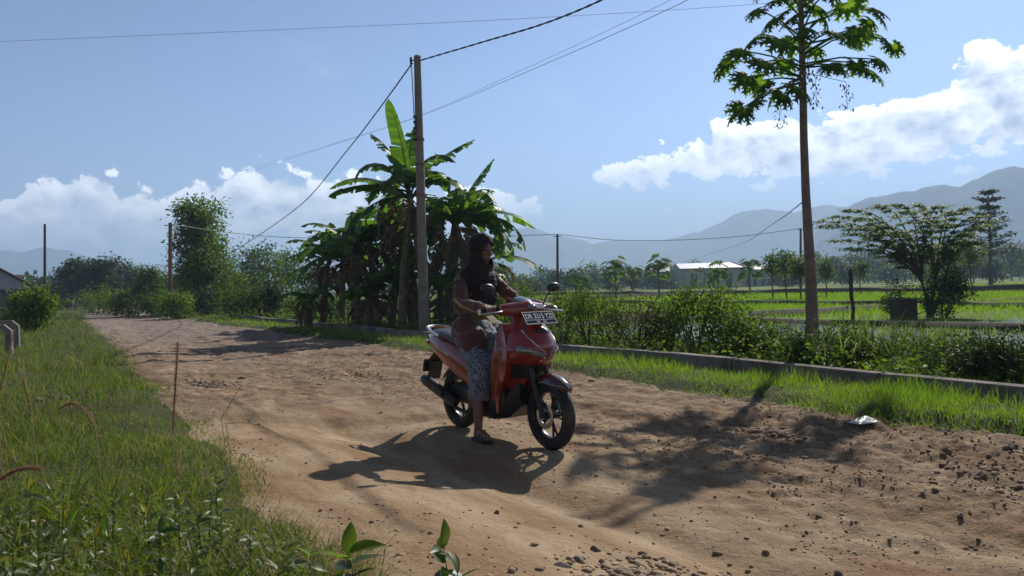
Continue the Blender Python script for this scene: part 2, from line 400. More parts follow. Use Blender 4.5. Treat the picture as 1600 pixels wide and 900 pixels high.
def road_mat():
    m, b, out = mat_new('packed_earth_road')
    g = b.node('ShaderNodeNewGeometry').outputs['Position']
    s = b.node('ShaderNodeSeparateXYZ', {0: g})
    l = b.m('ADD', b.m('MULTIPLY', s.outputs[0], NX), b.m('MULTIPLY', s.outputs[1], NY))
    sa = b.m('ADD', b.m('MULTIPLY', s.outputs[0], UX), b.m('MULTIPLY', s.outputs[1], UY))
    q = b.node('ShaderNodeCombineXYZ', {0: b.m('MULTIPLY', sa, 0.35), 1: l, 2: 0.0}).outputs[0]
    big = b.noise(g, 0.55, 6, 0.6); streak = b.noise(q, 2.6, 7, 0.62, 0.3); mid = b.noise(g, 5.5, 7, 0.66); fine = b.noise(g, 42, 6, 0.7)
    c = b.mix(b.maprange(big, 0.36, 0.64), (0.235, 0.145, 0.078), (0.32, 0.226, 0.130))
    c = b.mix(b.maprange(streak, 0.42, 0.70), c, (0.44, 0.335, 0.225))
    c = b.mix(b.m('MULTIPLY', b.maprange(streak, 0.46, 0.30), 0.6), c, (0.22, 0.115, 0.07))
    c = b.mix(b.m('MULTIPLY', b.maprange(b.noise(q, 9.0, 6, 0.7), .5, .72), .5), c, (0.20, 0.115, 0.068))
    # darker stony crust on the right and beyond the ledge
    crust = b.m('ADD', b.maprange(l, 2.6, 4.4), b.maprange(sa, 6.8, 8.4), clamp=True)
    crust = b.m('MULTIPLY', crust, b.maprange(b.m('ADD', b.m('MULTIPLY', mid, 0.7), b.m('MULTIPLY', big, 0.3)), 0.42, 0.62))
    c = b.mix(b.m('MULTIPLY', crust, 0.80), c, (0.165, 0.108, 0.078))
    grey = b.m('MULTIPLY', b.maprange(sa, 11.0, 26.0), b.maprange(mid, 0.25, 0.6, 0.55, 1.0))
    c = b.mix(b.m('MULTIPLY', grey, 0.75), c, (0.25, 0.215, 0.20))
    pt = b.noise(b.node('ShaderNodeCombineXYZ', {0: b.m('MULTIPLY', sa, 0.9), 1: b.m('MULTIPLY', l, 1.6), 2: 4.0}).outputs[0], 1.5, 8, 0.68, 0.4)
    far = b.m('ADD', b.maprange(sa, 6.5, 8.5), b.m('MULTIPLY', b.maprange(l, 3.0, 4.4), 0.8), clamp=True)
    c = b.mix(b.m('MULTIPLY', b.m('MULTIPLY', b.maprange(pt, 0.53, 0.60), far), 0.62), c, (0.115, 0.080, 0.062))
    c = b.mix(b.m('MULTIPLY', b.m('MULTIPLY', b.maprange(pt, 0.44, 0.36), far), 0.5), c, (0.46, 0.36, 0.25))
    c = b.mix(b.m('MULTIPLY', b.maprange(fine, 0.57, 0.70), 0.70), c, (0.13, 0.085, 0.055))
    c = b.mix(b.m('MULTIPLY', b.maprange(fine, 0.42, 0.30), 0.6), c, (0.50, 0.40, 0.28))
    grain = b.noise(g, 120, 3, 0.7); c = b.mix(b.m('MULTIPLY', b.maprange(grain, 0.52, 0.68), 0.55), c, (0.12, 0.08, 0.055))
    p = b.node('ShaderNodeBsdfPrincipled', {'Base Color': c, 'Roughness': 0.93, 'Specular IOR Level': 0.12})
    hh = b.m('ADD', b.m('MULTIPLY', mid, 0.6), b.m('MULTIPLY', fine, b.m('ADD', 0.12, b.m('MULTIPLY', crust, 0.35))))
    bp = b.node('ShaderNodeBump', {'Strength': 1.0, 'Distance': 0.05, 'Height': hh}); b.put(p.inputs['Normal'], bp.outputs[0])
    b.l.new(p.outputs[0], out.inputs[0]); return m

# ------------------------------------------------------------------ terrain
def axis(lo, f0, f1, hi, step, grow=1.09):
    a = list(np.arange(f0, f1, step)); d = step; x = f0; left = []
    while x > lo: d *= grow; x -= d; left.append(x)
    d = step; x = a[-1]
    while x < hi: d *= grow; x += d; a.append(x)
    return np.array(left[::-1] + a)
xs = axis(-6000, -8, 12, 6000, 0.10, 1.06); ys = axis(-60, 1, 22, 7000, 0.10, 1.06)
GX, GY = np.meshgrid(xs, ys); GZ = hgt(GX, GY)
s_, l_ = sl_of(GX, GY); lb = l_ - road_bend(s_); le, re = edges(s_)
inside = sm((lb-le-0.05)/0.25)*sm((re-lb-0.05)/0.25)
GZ = GZ - 0.10*inside*(s_ < 170)
ny_, nx_ = GX.shape; idx = np.arange(nx_*ny_).reshape(ny_, nx_)
FQ = np.stack([idx[:-1, :-1], idx[:-1, 1:], idx[1:, 1:], idx[1:, :-1]], -1).reshape(-1, 4)
tag(mesh_np('ground', np.stack([GX, GY, GZ], -1), FQ, ground_mat(), True), 'grassy roadside soil and green paddy land to the horizon', kind='structure')
# road sheet
ss = [0.2]
while ss[-1] < 165: ss.append(ss[-1] + max(0.028, 0.028*(ss[-1]/7.0)**1.3))
ss = np.array(ss); cc = np.linspace(0, 1, 190)
S2, C2 = np.meshgrid(ss, cc, indexing='ij'); le, re = edges(S2)
L2 = (le-0.30) + C2*(re-le+0.60)
X2, Y2 = xy_of(S2, L2 + road_bend(S2)); Z2 = hgt(X2, Y2)
ed = np.minimum(C2*(re-le+0.6), (1-C2)*(re-le+0.6))
Z2 = Z2 + 0.006 - 0.16*sm((0.26-ed)/0.26)
ny_, nx_ = X2.shape; idx = np.arange(nx_*ny_).reshape(ny_, nx_)
FQ = np.stack([idx[:-1, :-1], idx[:-1, 1:], idx[1:, 1:], idx[1:, :-1]], -1).reshape(-1, 4)
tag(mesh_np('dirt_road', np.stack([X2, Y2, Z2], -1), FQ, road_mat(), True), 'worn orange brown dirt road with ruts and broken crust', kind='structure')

# mountains: ranges with real depth
def range_mesh(name, prof, d0, d1, seed, mat, label):
    """prof: (px, py) crest in the photograph; crest stands at depth d0..d1"""
    px = np.array([p[0] for p in prof], float); py = np.array([p[1] for p in prof], float)
    U = np.linspace(px[0], px[-1], 420); V = np.interp(U, px, py)
    V = V + 5.0*fbm(U*0.03, U*0, seed, 5) + 0.0
    a = (U-800)*ct - (V-450)*st; b = -((U-800)*st + (V-450)*ct)
    T = np.linspace(-1, 1, 61); verts = []
    A = np.arctan2(a, F); E = np.maximum((b)/np.hypot(a, F), 0.001)
    Tg, Ag = np.meshgrid(T, A, indexing='ij'); Eg = np.broadcast_to(E, Ag.shape)
    W = (d1-d0); Rr = (d0+W*0.5) + Tg*W*0.5
    tap = sm((U-U[0])/90)*sm((U[-1]-U)/90)
    crest = H + Eg*(d0+W*0.5)*tap
    prof_t = (1-np.abs(Tg)**1.25)
    ridg = 1 - 0.55*(1-prof_t)*np.abs(fbm(Ag*26, Tg*2.2, seed+3, 5))*2.2
    Zg = crest*prof_t*np.clip(ridg, 0.1, 1.0) - 25*(1-prof_t)
    Xg = np.sin(Ag)*Rr; Yg = np.cos(Ag)*Rr
    n1, n2 = Xg.shape; idx = np.arange(n1*n2).reshape(n1, n2)
    Fq = np.stack([idx[:-1, :-1], idx[:-1, 1:], idx[1:, 1:], idx[1:, :-1]], -1).reshape(-1, 4)
    return tag(mesh_np(name, np.stack([Xg, Yg, Zg], -1), Fq, mat, True), label, kind='structure')
M['mount'] = pbr('mountain_forest', (0.040, 0.060, 0.045), 0.95, var=0.4, vscale=0.01, spec=0.1)
range_mesh('mountains', [(420,398),(560,392),(660,380),(720,385),(775,368),(800,356),(830,355),(862,366),(900,374),(925,382),(960,375),(1040,374),(1095,362),(1130,345),(1160,330),(1200,327),(1240,332),(1290,318),(1330,322),(1345,330),(1420,345),(1640,370),(1900,370)],
           2500, 3300, 3, M['mount'], 'blue hazy mountain range behind the paddy fields')
range_mesh('mountain_ridge', [(1190,420),(1240,385),(1290,350),(1330,318),(1350,310),(1400,304),(1440,293),(1500,290),(1530,278),(1560,264),(1585,258),(1610,262),(1700,240),(1850,270),(2100,330)],
           1700, 2300, 13, M['mount'], 'nearer hazy mountain ridge rising at the right')
range_mesh('far_hills', [(-500,420),(-200,405),(-40,398),(60,388),(110,392),(150,404),(230,412),(300,408),(420,418),(600,425),(800,420)],
           2700, 3500, 23, M['mount'], 'faint blue hills low on the left horizon')
range_mesh('wooded_hill', [(1060,430),(1180,420),(1260,408),(1330,396),(1420,392),(1500,385),(1560,378),(1640,376),(1800,372),(2000,390)],
           430, 620, 33, M['mount'], 'dark wooded low hill in front of the ridge')

# haze: one closed box of thin air
def haze():
    m, b, out = mat_new('haze_air')
    v = b.node('ShaderNodeVolumePrincipled', {'Color': (0.52, 0.70, 1.0), 'Density': 0.00054, 'Anisotropy': 0.18})
    v.inputs['Density Attribute'].default_value = ''; v.inputs['Temperature Attribute'].default_value = ''; v.inputs['Color Attribute'].default_value = ''
    m.cycles.homogeneous_volume = True
    b.l.new(v.outputs[0], out.inputs['Volume'])
    mb = MB().box((0, 3400, 216), (13900, 7700, 440)); o = mb.build('haze', m, smooth=False)
    tag(o, 'thin pale blue morning haze over the whole valley', kind='stuff')
haze()
# ------------------------------------------------------------------ vegetation builders
def unit(v): return v/np.maximum(np.linalg.norm(v, axis=-1, keepdims=True), 1e-9)
def leaf_geo(c, d, n, L, W, fold=0.25):
    """rhombic folded leaves: c base (N,3), d direction, n normal, L, W (N,)"""
    d = unit(d); side = unit(np.cross(d, n)); n = unit(np.cross(side, d))
    L = np.asarray(L)[:, None]; W = np.asarray(W)[:, None]
    m = c + d*L*0.45
    V = np.stack([c, m + side*W*0.5 + n*W*fold, c + d*L, m - side*W*0.5 + n*W*fold], 1).reshape(-1, 3)
    b = (np.arange(len(c))*4)[:, None]
    Fc = np.concatenate([b + [0, 1, 2], b + [0, 2, 3]], 1).reshape(-1, 3)
    return V, Fc
def blade_geo(p, h, w, lean, az_, segs=3, droop=0.5):
    """grass blades, tapering strips"""
    N = len(p); ld = np.stack([np.cos(az_), np.sin(az_), np.zeros(N)], -1); sd_ = np.stack([-np.sin(az_), np.cos(az_), np.zeros(N)], -1)
    tw = rng.uniform(0, np.pi, N); sd_ = sd_*np.cos(tw)[:, None] + ld*np.sin(tw)[:, None]
    rows = []
    for i in range(segs+1):
        t = i/segs
        cx = p + ld*(h*lean*t**1.7)[:, None] + np.array([0, 0, 1.0])*(h*(t - droop*np.minimum(lean, 1.2)*t**2.6))[:, None]
        ww = (w*(1-t**1.4)*0.5 + (0 if i < segs else 0))[:, None]
        if i < segs: rows += [cx - sd_*ww, cx + sd_*ww]
        else: rows += [cx]
    V = np.stack(rows, 1); k = V.shape[1]; b = (np.arange(N)*k)[:, None]; fs = []
    for i in range(segs-1): q = 2*i; fs += [b+[q, q+1, q+3], b+[q, q+3, q+2]]
    q = 2*(segs-1); fs += [b+[q, q+1, q+2]]
    return V.reshape(-1, 3), np.concatenate(fs, 1).reshape(-1, 3)
def ell_points(N, c, r, shell=0.55):
    v = unit(rng.normal(size=(N, 3))); rad = rng.uniform(0, 1, N)**(1/3)*(1-shell) + shell*rng.uniform(0.8, 1.05, N)
    return np.asarray(c) + v*np.minimum(rad, 1.05)[:, None]*np.asarray(r)
def crown_geo(blobs, clumps, per, leaf, spread, flat=0.6, up=0.6, aspect=0.5, seed=0, shell=0.5):
    """leaf clumps spread through blobs [(cx,cy,cz,rx,ry,rz)]"""
    blobs = np.array(blobs, float); vol = np.prod(blobs[:, 3:], 1)**0.75; k = rng.choice(len(blobs), clumps, p=vol/vol.sum())
    cc = np.empty((clumps, 3))
    for i in range(len(blobs)):
        mk = k == i
        if mk.any(): cc[mk] = ell_points(mk.sum(), blobs[i, :3], blobs[i, 3:], shell)
    sz = rng.uniform(0.6, 1.35, clumps)
    pts = np.repeat(cc, per, 0); ss_ = np.repeat(sz, per)
    off = rng.normal(size=(len(pts), 3))*spread*ss_[:, None]; off[:, 2] *= flat
    p = pts + off; N = len(p)
    d = unit(off + rng.normal(size=(N, 3))*spread*0.7); d[:, 2] -= 0.25
    n = unit(rng.normal(size=(N, 3))*(1-up) + np.array([0, 0, up]))
    L = leaf*rng.uniform(0.6, 1.3, N)
    return leaf_geo(p, d, n, L, L*aspect)
def limb(mb, a, b, r0, r1, wob=0.06, n=6, seg=6):
    a = Vector(a); b = Vector(b); L = (b-a).length; pts = []
    for i in range(n+1):
        t = i/n; q = a.lerp(b, t); w = wob*L*math.sin(math.pi*t)
        pts.append(q + Vector((random.uniform(-1, 1), random.uniform(-1, 1), random.uniform(-.5, .5)))*w*0.6)
    mb.tube(pts, [r0+(r1-r0)*i/n for i in range(n+1)], seg); return pts
def tree(name, base, h, blobs, label, cat='tree', group=None, clumps=140, per=22, leaf=0.16, spread=0.22, mat='leaf', tr=0.09, stems=1,
         flat=0.6, aspect=0.5, up=0.6, fork=0.35, bark='bark', shell=0.5, fol='crown'):
    """blobs relative to the base"""
    root = empty(name, base); tag(root, label, cat, group)
    mb = MB()
    for q in range(stems):
        o = Vector((random.uniform(-.25, .25), random.uniform(-.2, .2), 0))*(0 if stems == 1 else 1)
        topc = max(blobs, key=lambda b: b[2]); f = Vector((topc[0]*0.4+o.x*1.5, topc[1]*0.4, h*fork)) if True else None
        limb(mb, o - Vector((0, 0, 0.1)), f, tr, tr*0.75, 0.03)
        for i, b in enumerate(blobs):
            if i % stems == q: limb(mb, f, Vector(b[:3]) + Vector((0, 0, b[5]*0.3)), tr*0.6, tr*0.12, 0.08)
    mb.build('trunk', M[bark], root)
    V, Fc = crown_geo(blobs, clumps, per, leaf, spread, flat, up, aspect, shell=shell)
    mesh_np(fol, V, Fc, M[mat], parent=root)
    return root
def rblobs(n, w, z0, z1, rr, taper=0.4, d=None):
    """random blobs filling a crown of half width w between z0 and z1"""
    out = []
    for i in range(n):
        t = (i+0.5)/n; z = z0 + (z1-z0)*t; ww = w*(1-taper*abs(2*t-0.8))
        a = i*2.4 + random.uniform(-.4, .4); r = ww*random.uniform(0.25, 0.75)
        out.append((r*math.cos(a), r*math.sin(a)*(d or 1), z, rr*random.uniform(.7, 1.3), rr*random.uniform(.7, 1.3), rr*random.uniform(.5, .9)))
    return out
def shrub(px, l_or_d, w, h, label, mat='leaf', leaf=0.07, clumps=90, per=20, group=None, name='shrub', on_l=True, spread=0.09, z=None, up=0.45, aspect=0.5, cat='shrub'):
    if on_l: # column px at lateral distance l behind the kerb
        l = l_or_d; k = None
        for _ in range(1): pass
        a = (px-800)/F; d = l/(NX*a + NY); p = atx(px, d, 0.0)
    else: p = atx(px, l_or_d, 0.0)
    p.z = hz(p.x, p.y) - 0.03
    root = empty(name, p); tag(root, label, cat, group)
    blobs = [(0, 0, h*0.45, w*0.40, w*0.40, h*0.42)] + [(random.uniform(-.36, .36)*w, random.uniform(-.3, .3)*w, h*random.uniform(.3, .8), w*random.uniform(.16, .26), w*.22, h*random.uniform(.14, .24)) for _ in range(7)]
    mb = MB()
    for b in blobs[1:]:
        limb(mb, (b[0]*0.15, b[1]*0.15, 0), b[:3], 0.018, 0.006, 0.08, 4, 5)
    for _ in range(5):
        q = (random.uniform(-.45, .45)*w, random.uniform(-.3, .3)*w, h*random.uniform(.9, 1.15)); limb(mb, (q[0]*.3, q[1]*.3, 0.1), q, 0.01, 0.003, 0.1, 4, 4)
        blobs.append((q[0], q[1], q[2]-0.08*h, w*0.07, w*0.07, h*0.11))
    mb.build('stem', M['bark'], root)
    V, Fc = crown_geo(blobs, clumps, per, leaf, spread, 0.8, up, aspect, shell=0.6)
    V[:, 2] = np.maximum(V[:, 2], 0.0)
    mesh_np('foliage', V, Fc, M[mat], parent=root)
    return root

# ------------------------------------------------------------------ banana plants
def banana_leaf(V, Fs, base, az_, el0, L, W, sag, tear=0.5, fold=0.5, n=26):
    """base point, heading, start elevation, length, width, how far it bends over"""
    p = Vector(base); e = el0; st_ = L/n; mid = []; 
    for i in range(n+1):
        mid.append((p.copy(), e)); e -= sag/n*(0.5+1.4*i/n); p = p + Vector((math.cos(az_)*math.cos(e), math.sin(az_)*math.cos(e), math.sin(e)))*st_
    side = Vector((-math.sin(az_), math.cos(az_), 0))
    # midrib as thin strip tube
    for sgn in (-1, 1):
        run = None; dr = random.uniform(-.1, .25)
        for i in range(3, n):
            t0, t1 = (i-3)/(n-3), (i-2)/(n-3)
            def wd(t): return W*0.5*min(1, (t*5.5)**0.6)*max(0, 1-t**4.5)**0.5
            if random.random() < tear: dr = random.uniform(-.15, .9)*fold + 0.1; gap = random.uniform(0.03, 0.35)
            else: gap = 0
            (a, ea), (b, eb) = mid[i], mid[i+1]
            na = Vector((-math.cos(az_)*math.sin(ea), -math.sin(az_)*math.sin(ea), math.cos(ea)))
            w0, w1 = wd(t0), wd(min(t1, 1))
            s0 = side*sgn*math.cos(dr) - na*math.sin(dr) ; 
            rag = random.uniform(0.86, 1.04) if tear > 0.3 else 1.0
            fwd = (b-a)
            o0 = a + s0*w0*rag + fwd*(gap + 0.8); o1 = b + s0*w1*rag + fwd*0.8
            k = len(V); V += [a, b, o1, o0]
            Fs.append((k, k+1, k+2)); Fs.append((k, k+2, k+3))
    return mid
def banana_plant(px, d, h, label, nleaf=9, spec=None, Ls=2.0, dry=4, r=0.11, tear=0.55, stems=1):
    p = atx(px, d, 0.0); p.z = hz(p.x, p.y)-0.05
    root = empty('banana_plant', p); tag(root, label, 'banana plant', 'banana plants in the clump behind the power pole')
    mb = MB(); lean = Vector((random.uniform(-.12, .12), random.uniform(-.1, .1), 0))*h
    top_ = Vector((lean.x, lean.y, h)); mb.tube([(0, 0, 0), Vector((lean.x*.3, lean.y*.3, h*.45)), Vector((lean.x*.7, lean.y*.7, h*.8)), top_], [r*1.15, r, r*.75, r*.4], 10)
    mb.build('stem', M['banana_stem'], root)
    V, Fs = [], []; rb = MB()
    leaves = spec or []
    for i in range(nleaf - len(leaves)):
        leaves = leaves + [(i*2.4 + random.uniform(-.4, .4), random.uniform(.5, 1.25), Ls*random.uniform(.75, 1.1), random.uniform(1.2, 2.4), tear)]
    for (a, e, L, sag, te) in leaves:
        mid = banana_leaf(V, Fs, top_ - Vector((0, 0, random.uniform(0, .25))), a, e, L, Ls*0.32*random.uniform(.85, 1.15), sag, te, 0.7)
        rb.tube([m_[0] for m_ in mid[::3]], [0.028*(1-k/(len(mid[::3])))+0.004 for k in range(len(mid[::3]))], 5)
    rb.build('leaf_midribs', M['banana'], root)
    o = mesh_np('leaves', [tuple(v) for v in V], Fs, M['banana'], parent=root)
    V, Fs = [], []
    for i in range(dry):
        a = random.uniform(0, 6.28); banana_leaf(V, Fs, top_ - Vector((0, 0, random.uniform(.1, .5)*h*.5)), a, random.uniform(-.4, .3), Ls*.7, Ls*.16, 1.6, 0.9, 1.0, 18)
    if dry: mesh_np('dead_leaves', [tuple(v) for v in V], Fs, M['banana_dry'], parent=root)
    return root

# ------------------------------------------------------------------ papaya
def papaya_leaf(V, Fs, c, d, up, R_):
    """palmate leaf: seven lobes, each with side lobes; c centre, d pointing direction"""
    d = d.normalized(); side = d.cross(up).normalized(); n = side.cross(d).normalized()
    for k in range(9):
        a = (k-4)*0.58; ln = R_*(1.0 - 0.085*abs(k-4))*random.uniform(.9, 1.08); dir_ = d*math.cos(a) + side*math.sin(a); sd2 = dir_.cross(n)
        def P(t, w): return c + dir_*ln*t + sd2*ln*w - n*(0.32*ln*t*t + abs(w)*0.2*ln)
        # spine blade
        def tri(*q):
            k0 = len(V); V.extend(q); Fs.append((k0, k0+1, k0+2))
        tri(P(0, 0), P(.5, .15), P(.5, -.15)); tri(P(.5, .15), P(1, 0), P(.5, -.15))
        for t in (.38, .58, .76):
            for s2 in (-1, 1):
                w = 0.36*(1.2-t); tri(P(t-.10, 0), P(t+.15, 0), P(t+.22, s2*w*1.25))
                tri(P(t+.02, 0.02*s2), P(t+.24, s2*w*1.25), P(t+.10, s2*w*.55))
def papaya(name, base, h, nl, label, lean=(0, 0), R_=0.34, pet=0.75, r=0.10, spec=None, cat='papaya tree', group=None, z_spread=0.7):
    root = empty(name, base); tag(root, label, cat, group)
    mb = MB(); n = 14; pts = []
    for i in range(n+1):
        t = i/n; pts.append(Vector((lean[0]*t + 0.012*math.sin(t*9)*h/4, lean[1]*t, h*t-0.1*(1-t))))
    mb.tube(pts, [r*(1.25 if i == 0 else 1-0.52*(i/n)**.8) for i in range(n+1)], 12); mb.build('trunk', M['papaya_trunk'], root)
    V, Fs = [], []; pb = MB(); top_ = pts[-1]
    items = spec or [(i*2.4+random.uniform(-.3, .3), random.uniform(-.35, 1.1), pet*random.uniform(.8, 1.1), -z_spread*random.random()) for i in range(nl)]
    for (a, e, pl_, dz) in items:
        b0 = top_ + Vector((0, 0, dz)); b0.x -= lean[0]*(-dz/h)
        dr = Vector((math.cos(a)*math.cos(e), math.sin(a)*math.cos(e), math.sin(e)))
        m1 = b0 + dr*pl_*.5 + Vector((0, 0, .04)); m2 = b0 + dr*pl_ - Vector((0, 0, .05*pl_))
        pb.tube([b0, m1, m2], [0.014, 0.011, 0.008], 5)
        ld = Vector((dr.x, dr.y, dr.z*0.3-0.55)); papaya_leaf(V, Fs, m2, ld, Vector((0, 0, 1)), R_*random.uniform(.85, 1.15))
    pb.build('leaf_stalks', M['papaya'], root)
    mesh_np('crown', [tuple(v) for v in V], Fs, M['papaya'], parent=root)
    return root, pts
# ------------------------------------------------------------------ big papaya at the right
pb_ = atx(1266, 10.7, 0.0); pb_.z = hz(pb_.x, pb_.y)
ptop = at(1252, 62, 10.7)
def pet_to(px, py, dd, zbase_py):
    """petiole from the trunk (height seen at zbase_py) to a leaf centre seen at px,py and dd nearer or farther"""
    q = at(px, py, 10.7+dd); zb = at(1255, zbase_py, 10.7).z
    return q, zb
targets = [(1150,75,-.2,110),(1128,92,.3,120),(1172,58,.4,75),(1160,120,-.5,120),(1185,125,.2,125),(1152,172,-.4,128),(1175,160,.1,128),(1203,150,.5,120),
 (1222,150,-.5,122),(1250,140,-.7,118),(1215,60,-.6,85),(1205,25,.2,70),(1240,20,-.4,60),(1262,40,-.8,75),(1225,95,.7,100),(1290,22,.5,60),(1275,5,0,50),
 (1335,45,-.3,88),(1362,35,.3,85),(1350,50,.5,92),(1305,45,-.6,80),(1300,100,-.5,108),(1340,97,.2,104),(1382,92,.0,100),(1365,108,-.4,106),(1240,60,.6,80),
 (1275,75,.8,90),(1190,95,-.7,105),(1250,-12,.2,30),(1215,-5,-.2,30),(1295,-15,-.3,30),(1190,-25,.3,10),(1225,-55,-.3,-10),(1265,-70,.2,-20),(1305,-50,.3,-10),(1335,-28,-.3,10),(1250,-40,-.6,0),(1290,-75,.5,-20),(1210,-35,.6,0),(1375,10,-.2,40),(1395,60,.5,70),(1330,0,.4,55),(1180,10,.1,60)]
root = empty('papaya_tree', pb_); tag(root, 'tall slender papaya tree with pinkish trunk beside the concrete kerb', 'papaya tree')
mb = MB(); pts = []
for i, (px, py) in enumerate([(1266,566),(1268,540),(1269,500),(1267,440),(1263,370),(1259,300),(1256,220),(1255,160),(1254,110),(1252,40),(1251,-30)]):
    q = at(px, py, 10.7) - pb_
    if i == 0: q.z = -0.1
    pts.append(q)
mb.tube(pts, [.138,.100,.086,.076,.066,.058,.053,.050,.045,.038,.03], 14); mb.build('trunk', M['papaya_trunk'], root)
V, Fs = [], []; sb = MB()
for (px, py, dd, zb) in targets:
    q = at(px, py, 10.7+dd*1.5) - pb_; b0 = at(1254, zb, 10.7) - pb_
    dr = q-b0; q2 = b0 + dr*0.92; mid_ = b0.lerp(q2, .5) + Vector((0, 0, .05*dr.length))
    sb.tube([b0, mid_, q2], [.016, .012, .009], 5)
    dd_ = dr.normalized(); ld = Vector((dd_.x, dd_.y, dd_.z*.3-.5)); papaya_leaf(V, Fs, q2, ld, Vector((random.uniform(-.8, .8), random.uniform(-1.0, .3), .8)), 0.31*random.uniform(.75, 1.15))
    if random.random() < .3: papaya_leaf(V, Fs, q2 + Vector((random.uniform(-.12, .12), random.uniform(-.2, .2), random.uniform(-.12, .05))), ld + Vector((random.uniform(-.5, .5), random.uniform(-.5, .5), -.2)), Vector((0, 0, 1)), 0.24)
sb.build('leaf_stalks', M['papaya'], root)
mesh_np('crown', [tuple(v) for v in V], Fs, M['papaya'], parent=root)
# withered sprays hanging under the crown
V, Fs = [], []; hb = MB()
for (px, py0, py1, dd) in [(1274,120,168,.1),(1322,128,170,-.2),(1217,165,198,-.1),(1262,95,130,-.3),(1240,105,140,.3)]:
    a_ = at(px, py0, 10.7+dd)-pb_; b_ = at(px+2, py1, 10.7+dd)-pb_; hb.tube([at(1255, py0-15, 10.7)-pb_, a_, b_], [.005, .004, .003], 4)
    for k in range(26):
        t = k/25; c_ = a_.lerp(b_, t) + Vector((random.uniform(-.07, .07), random.uniform(-.07, .07), 0)); d_ = Vector((random.uniform(-1, 1), random.uniform(-1, 1), -1)).normalized()*.07; s_v = Vector((d_.y, -d_.x, 0.01)).normalized()*.014
        k0 = len(V); V += [c_, c_+d_*.5+s_v, c_+d_, c_+d_*.5-s_v]; Fs += [(k0, k0+1, k0+2), (k0, k0+2, k0+3)]
hb.build('hanging_stalks', M['papaya'], root); mesh_np('withered_leaves', [tuple(v) for v in V], Fs, M['leaf_brown'], parent=root)

# ------------------------------------------------------------------ power pole and cables
PL_D = 19.4
pbase = atx(663, PL_D, 0); pbase.z = hz(pbase.x, pbase.y)
pt = at(652, 88, PL_D) - pbase
root = empty('power_pole', pbase); tag(root, 'thick grey concrete power pole standing in front of the banana plants', 'power pole')
mb = MB(); mb.tube([(0, 0, -.3), pt*0.5, pt], [.135, .115, .088], 12); mb.tube([pt, pt+Vector((0, 0, .03))], [.092, .05], 12); mb.build('shaft', M['pole'], root)
for z in (0.50, 0.61, 0.70):
    q = pt*z; mb = MB(); mb.lathe_y((0, 0, 0), [(.10, -.03), (.125, -.03), (.125, .03), (.10, .03)], 16)
    vv = [(q.x+v[0]*1.02, q.y+v[2]*1.02, q.z+v[1]) for v in mb.v]; m2 = MB(); m2.add(vv, mb.f); m2.build('clamp_band', M['pole_rust'], root)
mb = MB(); mb.tube([pt+Vector((.02, 0, -.12)), pt+Vector((-.16, -.03, -.10))], .018, 6); mb.tube([pt+Vector((-.16, -.03, -.03)), pt+Vector((-.16, -.03, -.2))], .03, 8); mb.build('bracket', M['cable'], root)
mb = MB(); mb.tube([pt+Vector((-.15, -.03, -.2)), at(645, 140, PL_D)-pbase, at(647, 183, PL_D)-pbase, at(650, 215, PL_D)-pbase], .012, 5)
for k in range(5): c_ = at(648, 182+k*9, PL_D-.12)-pbase; mb.ell(c_, (.05, .04, .03), nu=8, nv=6)
mb.build('drop_wire', M['cable'], root)
def cable(pts, r, label, twist=False, sag=0.0):
    P_ = []; E_ = [pts[0]*2-pts[1]] + list(pts) + [pts[-1]*2-pts[-2]]
    for i in range(1, len(E_)-2):
        p0, p1, p2, p3 = E_[i-1:i+3]; d1 = (p2-p1).length; m1 = (p2-p0)*(d1/max((p2-p1).length+(p1-p0).length, 1e-6)); m2 = (p3-p1)*(d1/max((p3-p2).length+d1, 1e-6))
        for k in range(14):
            t = k/14; P_.append(p1*(2*t**3-3*t*t+1) + m1*(t**3-2*t*t+t) + p2*(-2*t**3+3*t*t) + m2*(t**3-t*t))
    P_.append(pts[-1]); mb = MB()
    if twist:
        # resample densely for the twisted strands
        Q = []; 
        for i in range(len(P_)-1):
            for k in range(12): Q.append(P_[i].lerp(P_[i+1], k/12))
        acc = 0; A, B = [], []
        for i, q in enumerate(Q):
            if i: acc += (Q[i]-Q[i-1]).length
            o = Vector((0, math.cos(acc*9), math.sin(acc*9)))*r*.75; A.append(q+o); B.append(q-o)
        mb.tube(A, r, 5); mb.tube(B, r, 5)
    else: mb.tube(P_, r, 5)
    c0 = P_[0].copy(); o = mb.build('overhead_cable', M['cable'], loc=c0); return tag(o, label, 'cable')
ptop_w = pbase + pt + Vector((-.12, -.05, -.18))
cable([ptop_w, at(600, 160, 23), at(545, 232, 29), at(470, 320, 38), at(355, 400, 62)], .015, 'thick twisted cable sloping down left from the concrete power pole', True)
cable([pbase+pt+Vector((.06, -.09, -.14)), at(760, 64, 17), at(850, 37, 15), at(940, 0, 13.2), at(1150, -110, 9.5)], .012, 'thick twisted cable rising right from the top of the concrete power pole', True)
cable([at(372, 274, 60), at(520, 226, 40), at(655, 182, 27), at(880, 88, 18.5), at(1050, 12, 14.5), at(1130, -30, 13)], .006, 'lower of two thin parallel wires slanting up across the sky')
cable([at(395, 262, 60), at(640, 186, 27.4), at(880, 80, 18.6), at(1040, 4, 14.6), at(1100, -28, 13.2)], .004, 'upper of two thin parallel wires slanting up across the sky')
cable([at(-160, 72, 34), at(0, 65, 32), at(400, 48, 30), at(800, 30, 29), at(1160, 8, 29), at(1500, -22, 29)], .007, 'thin nearly level wire crossing the upper left sky')
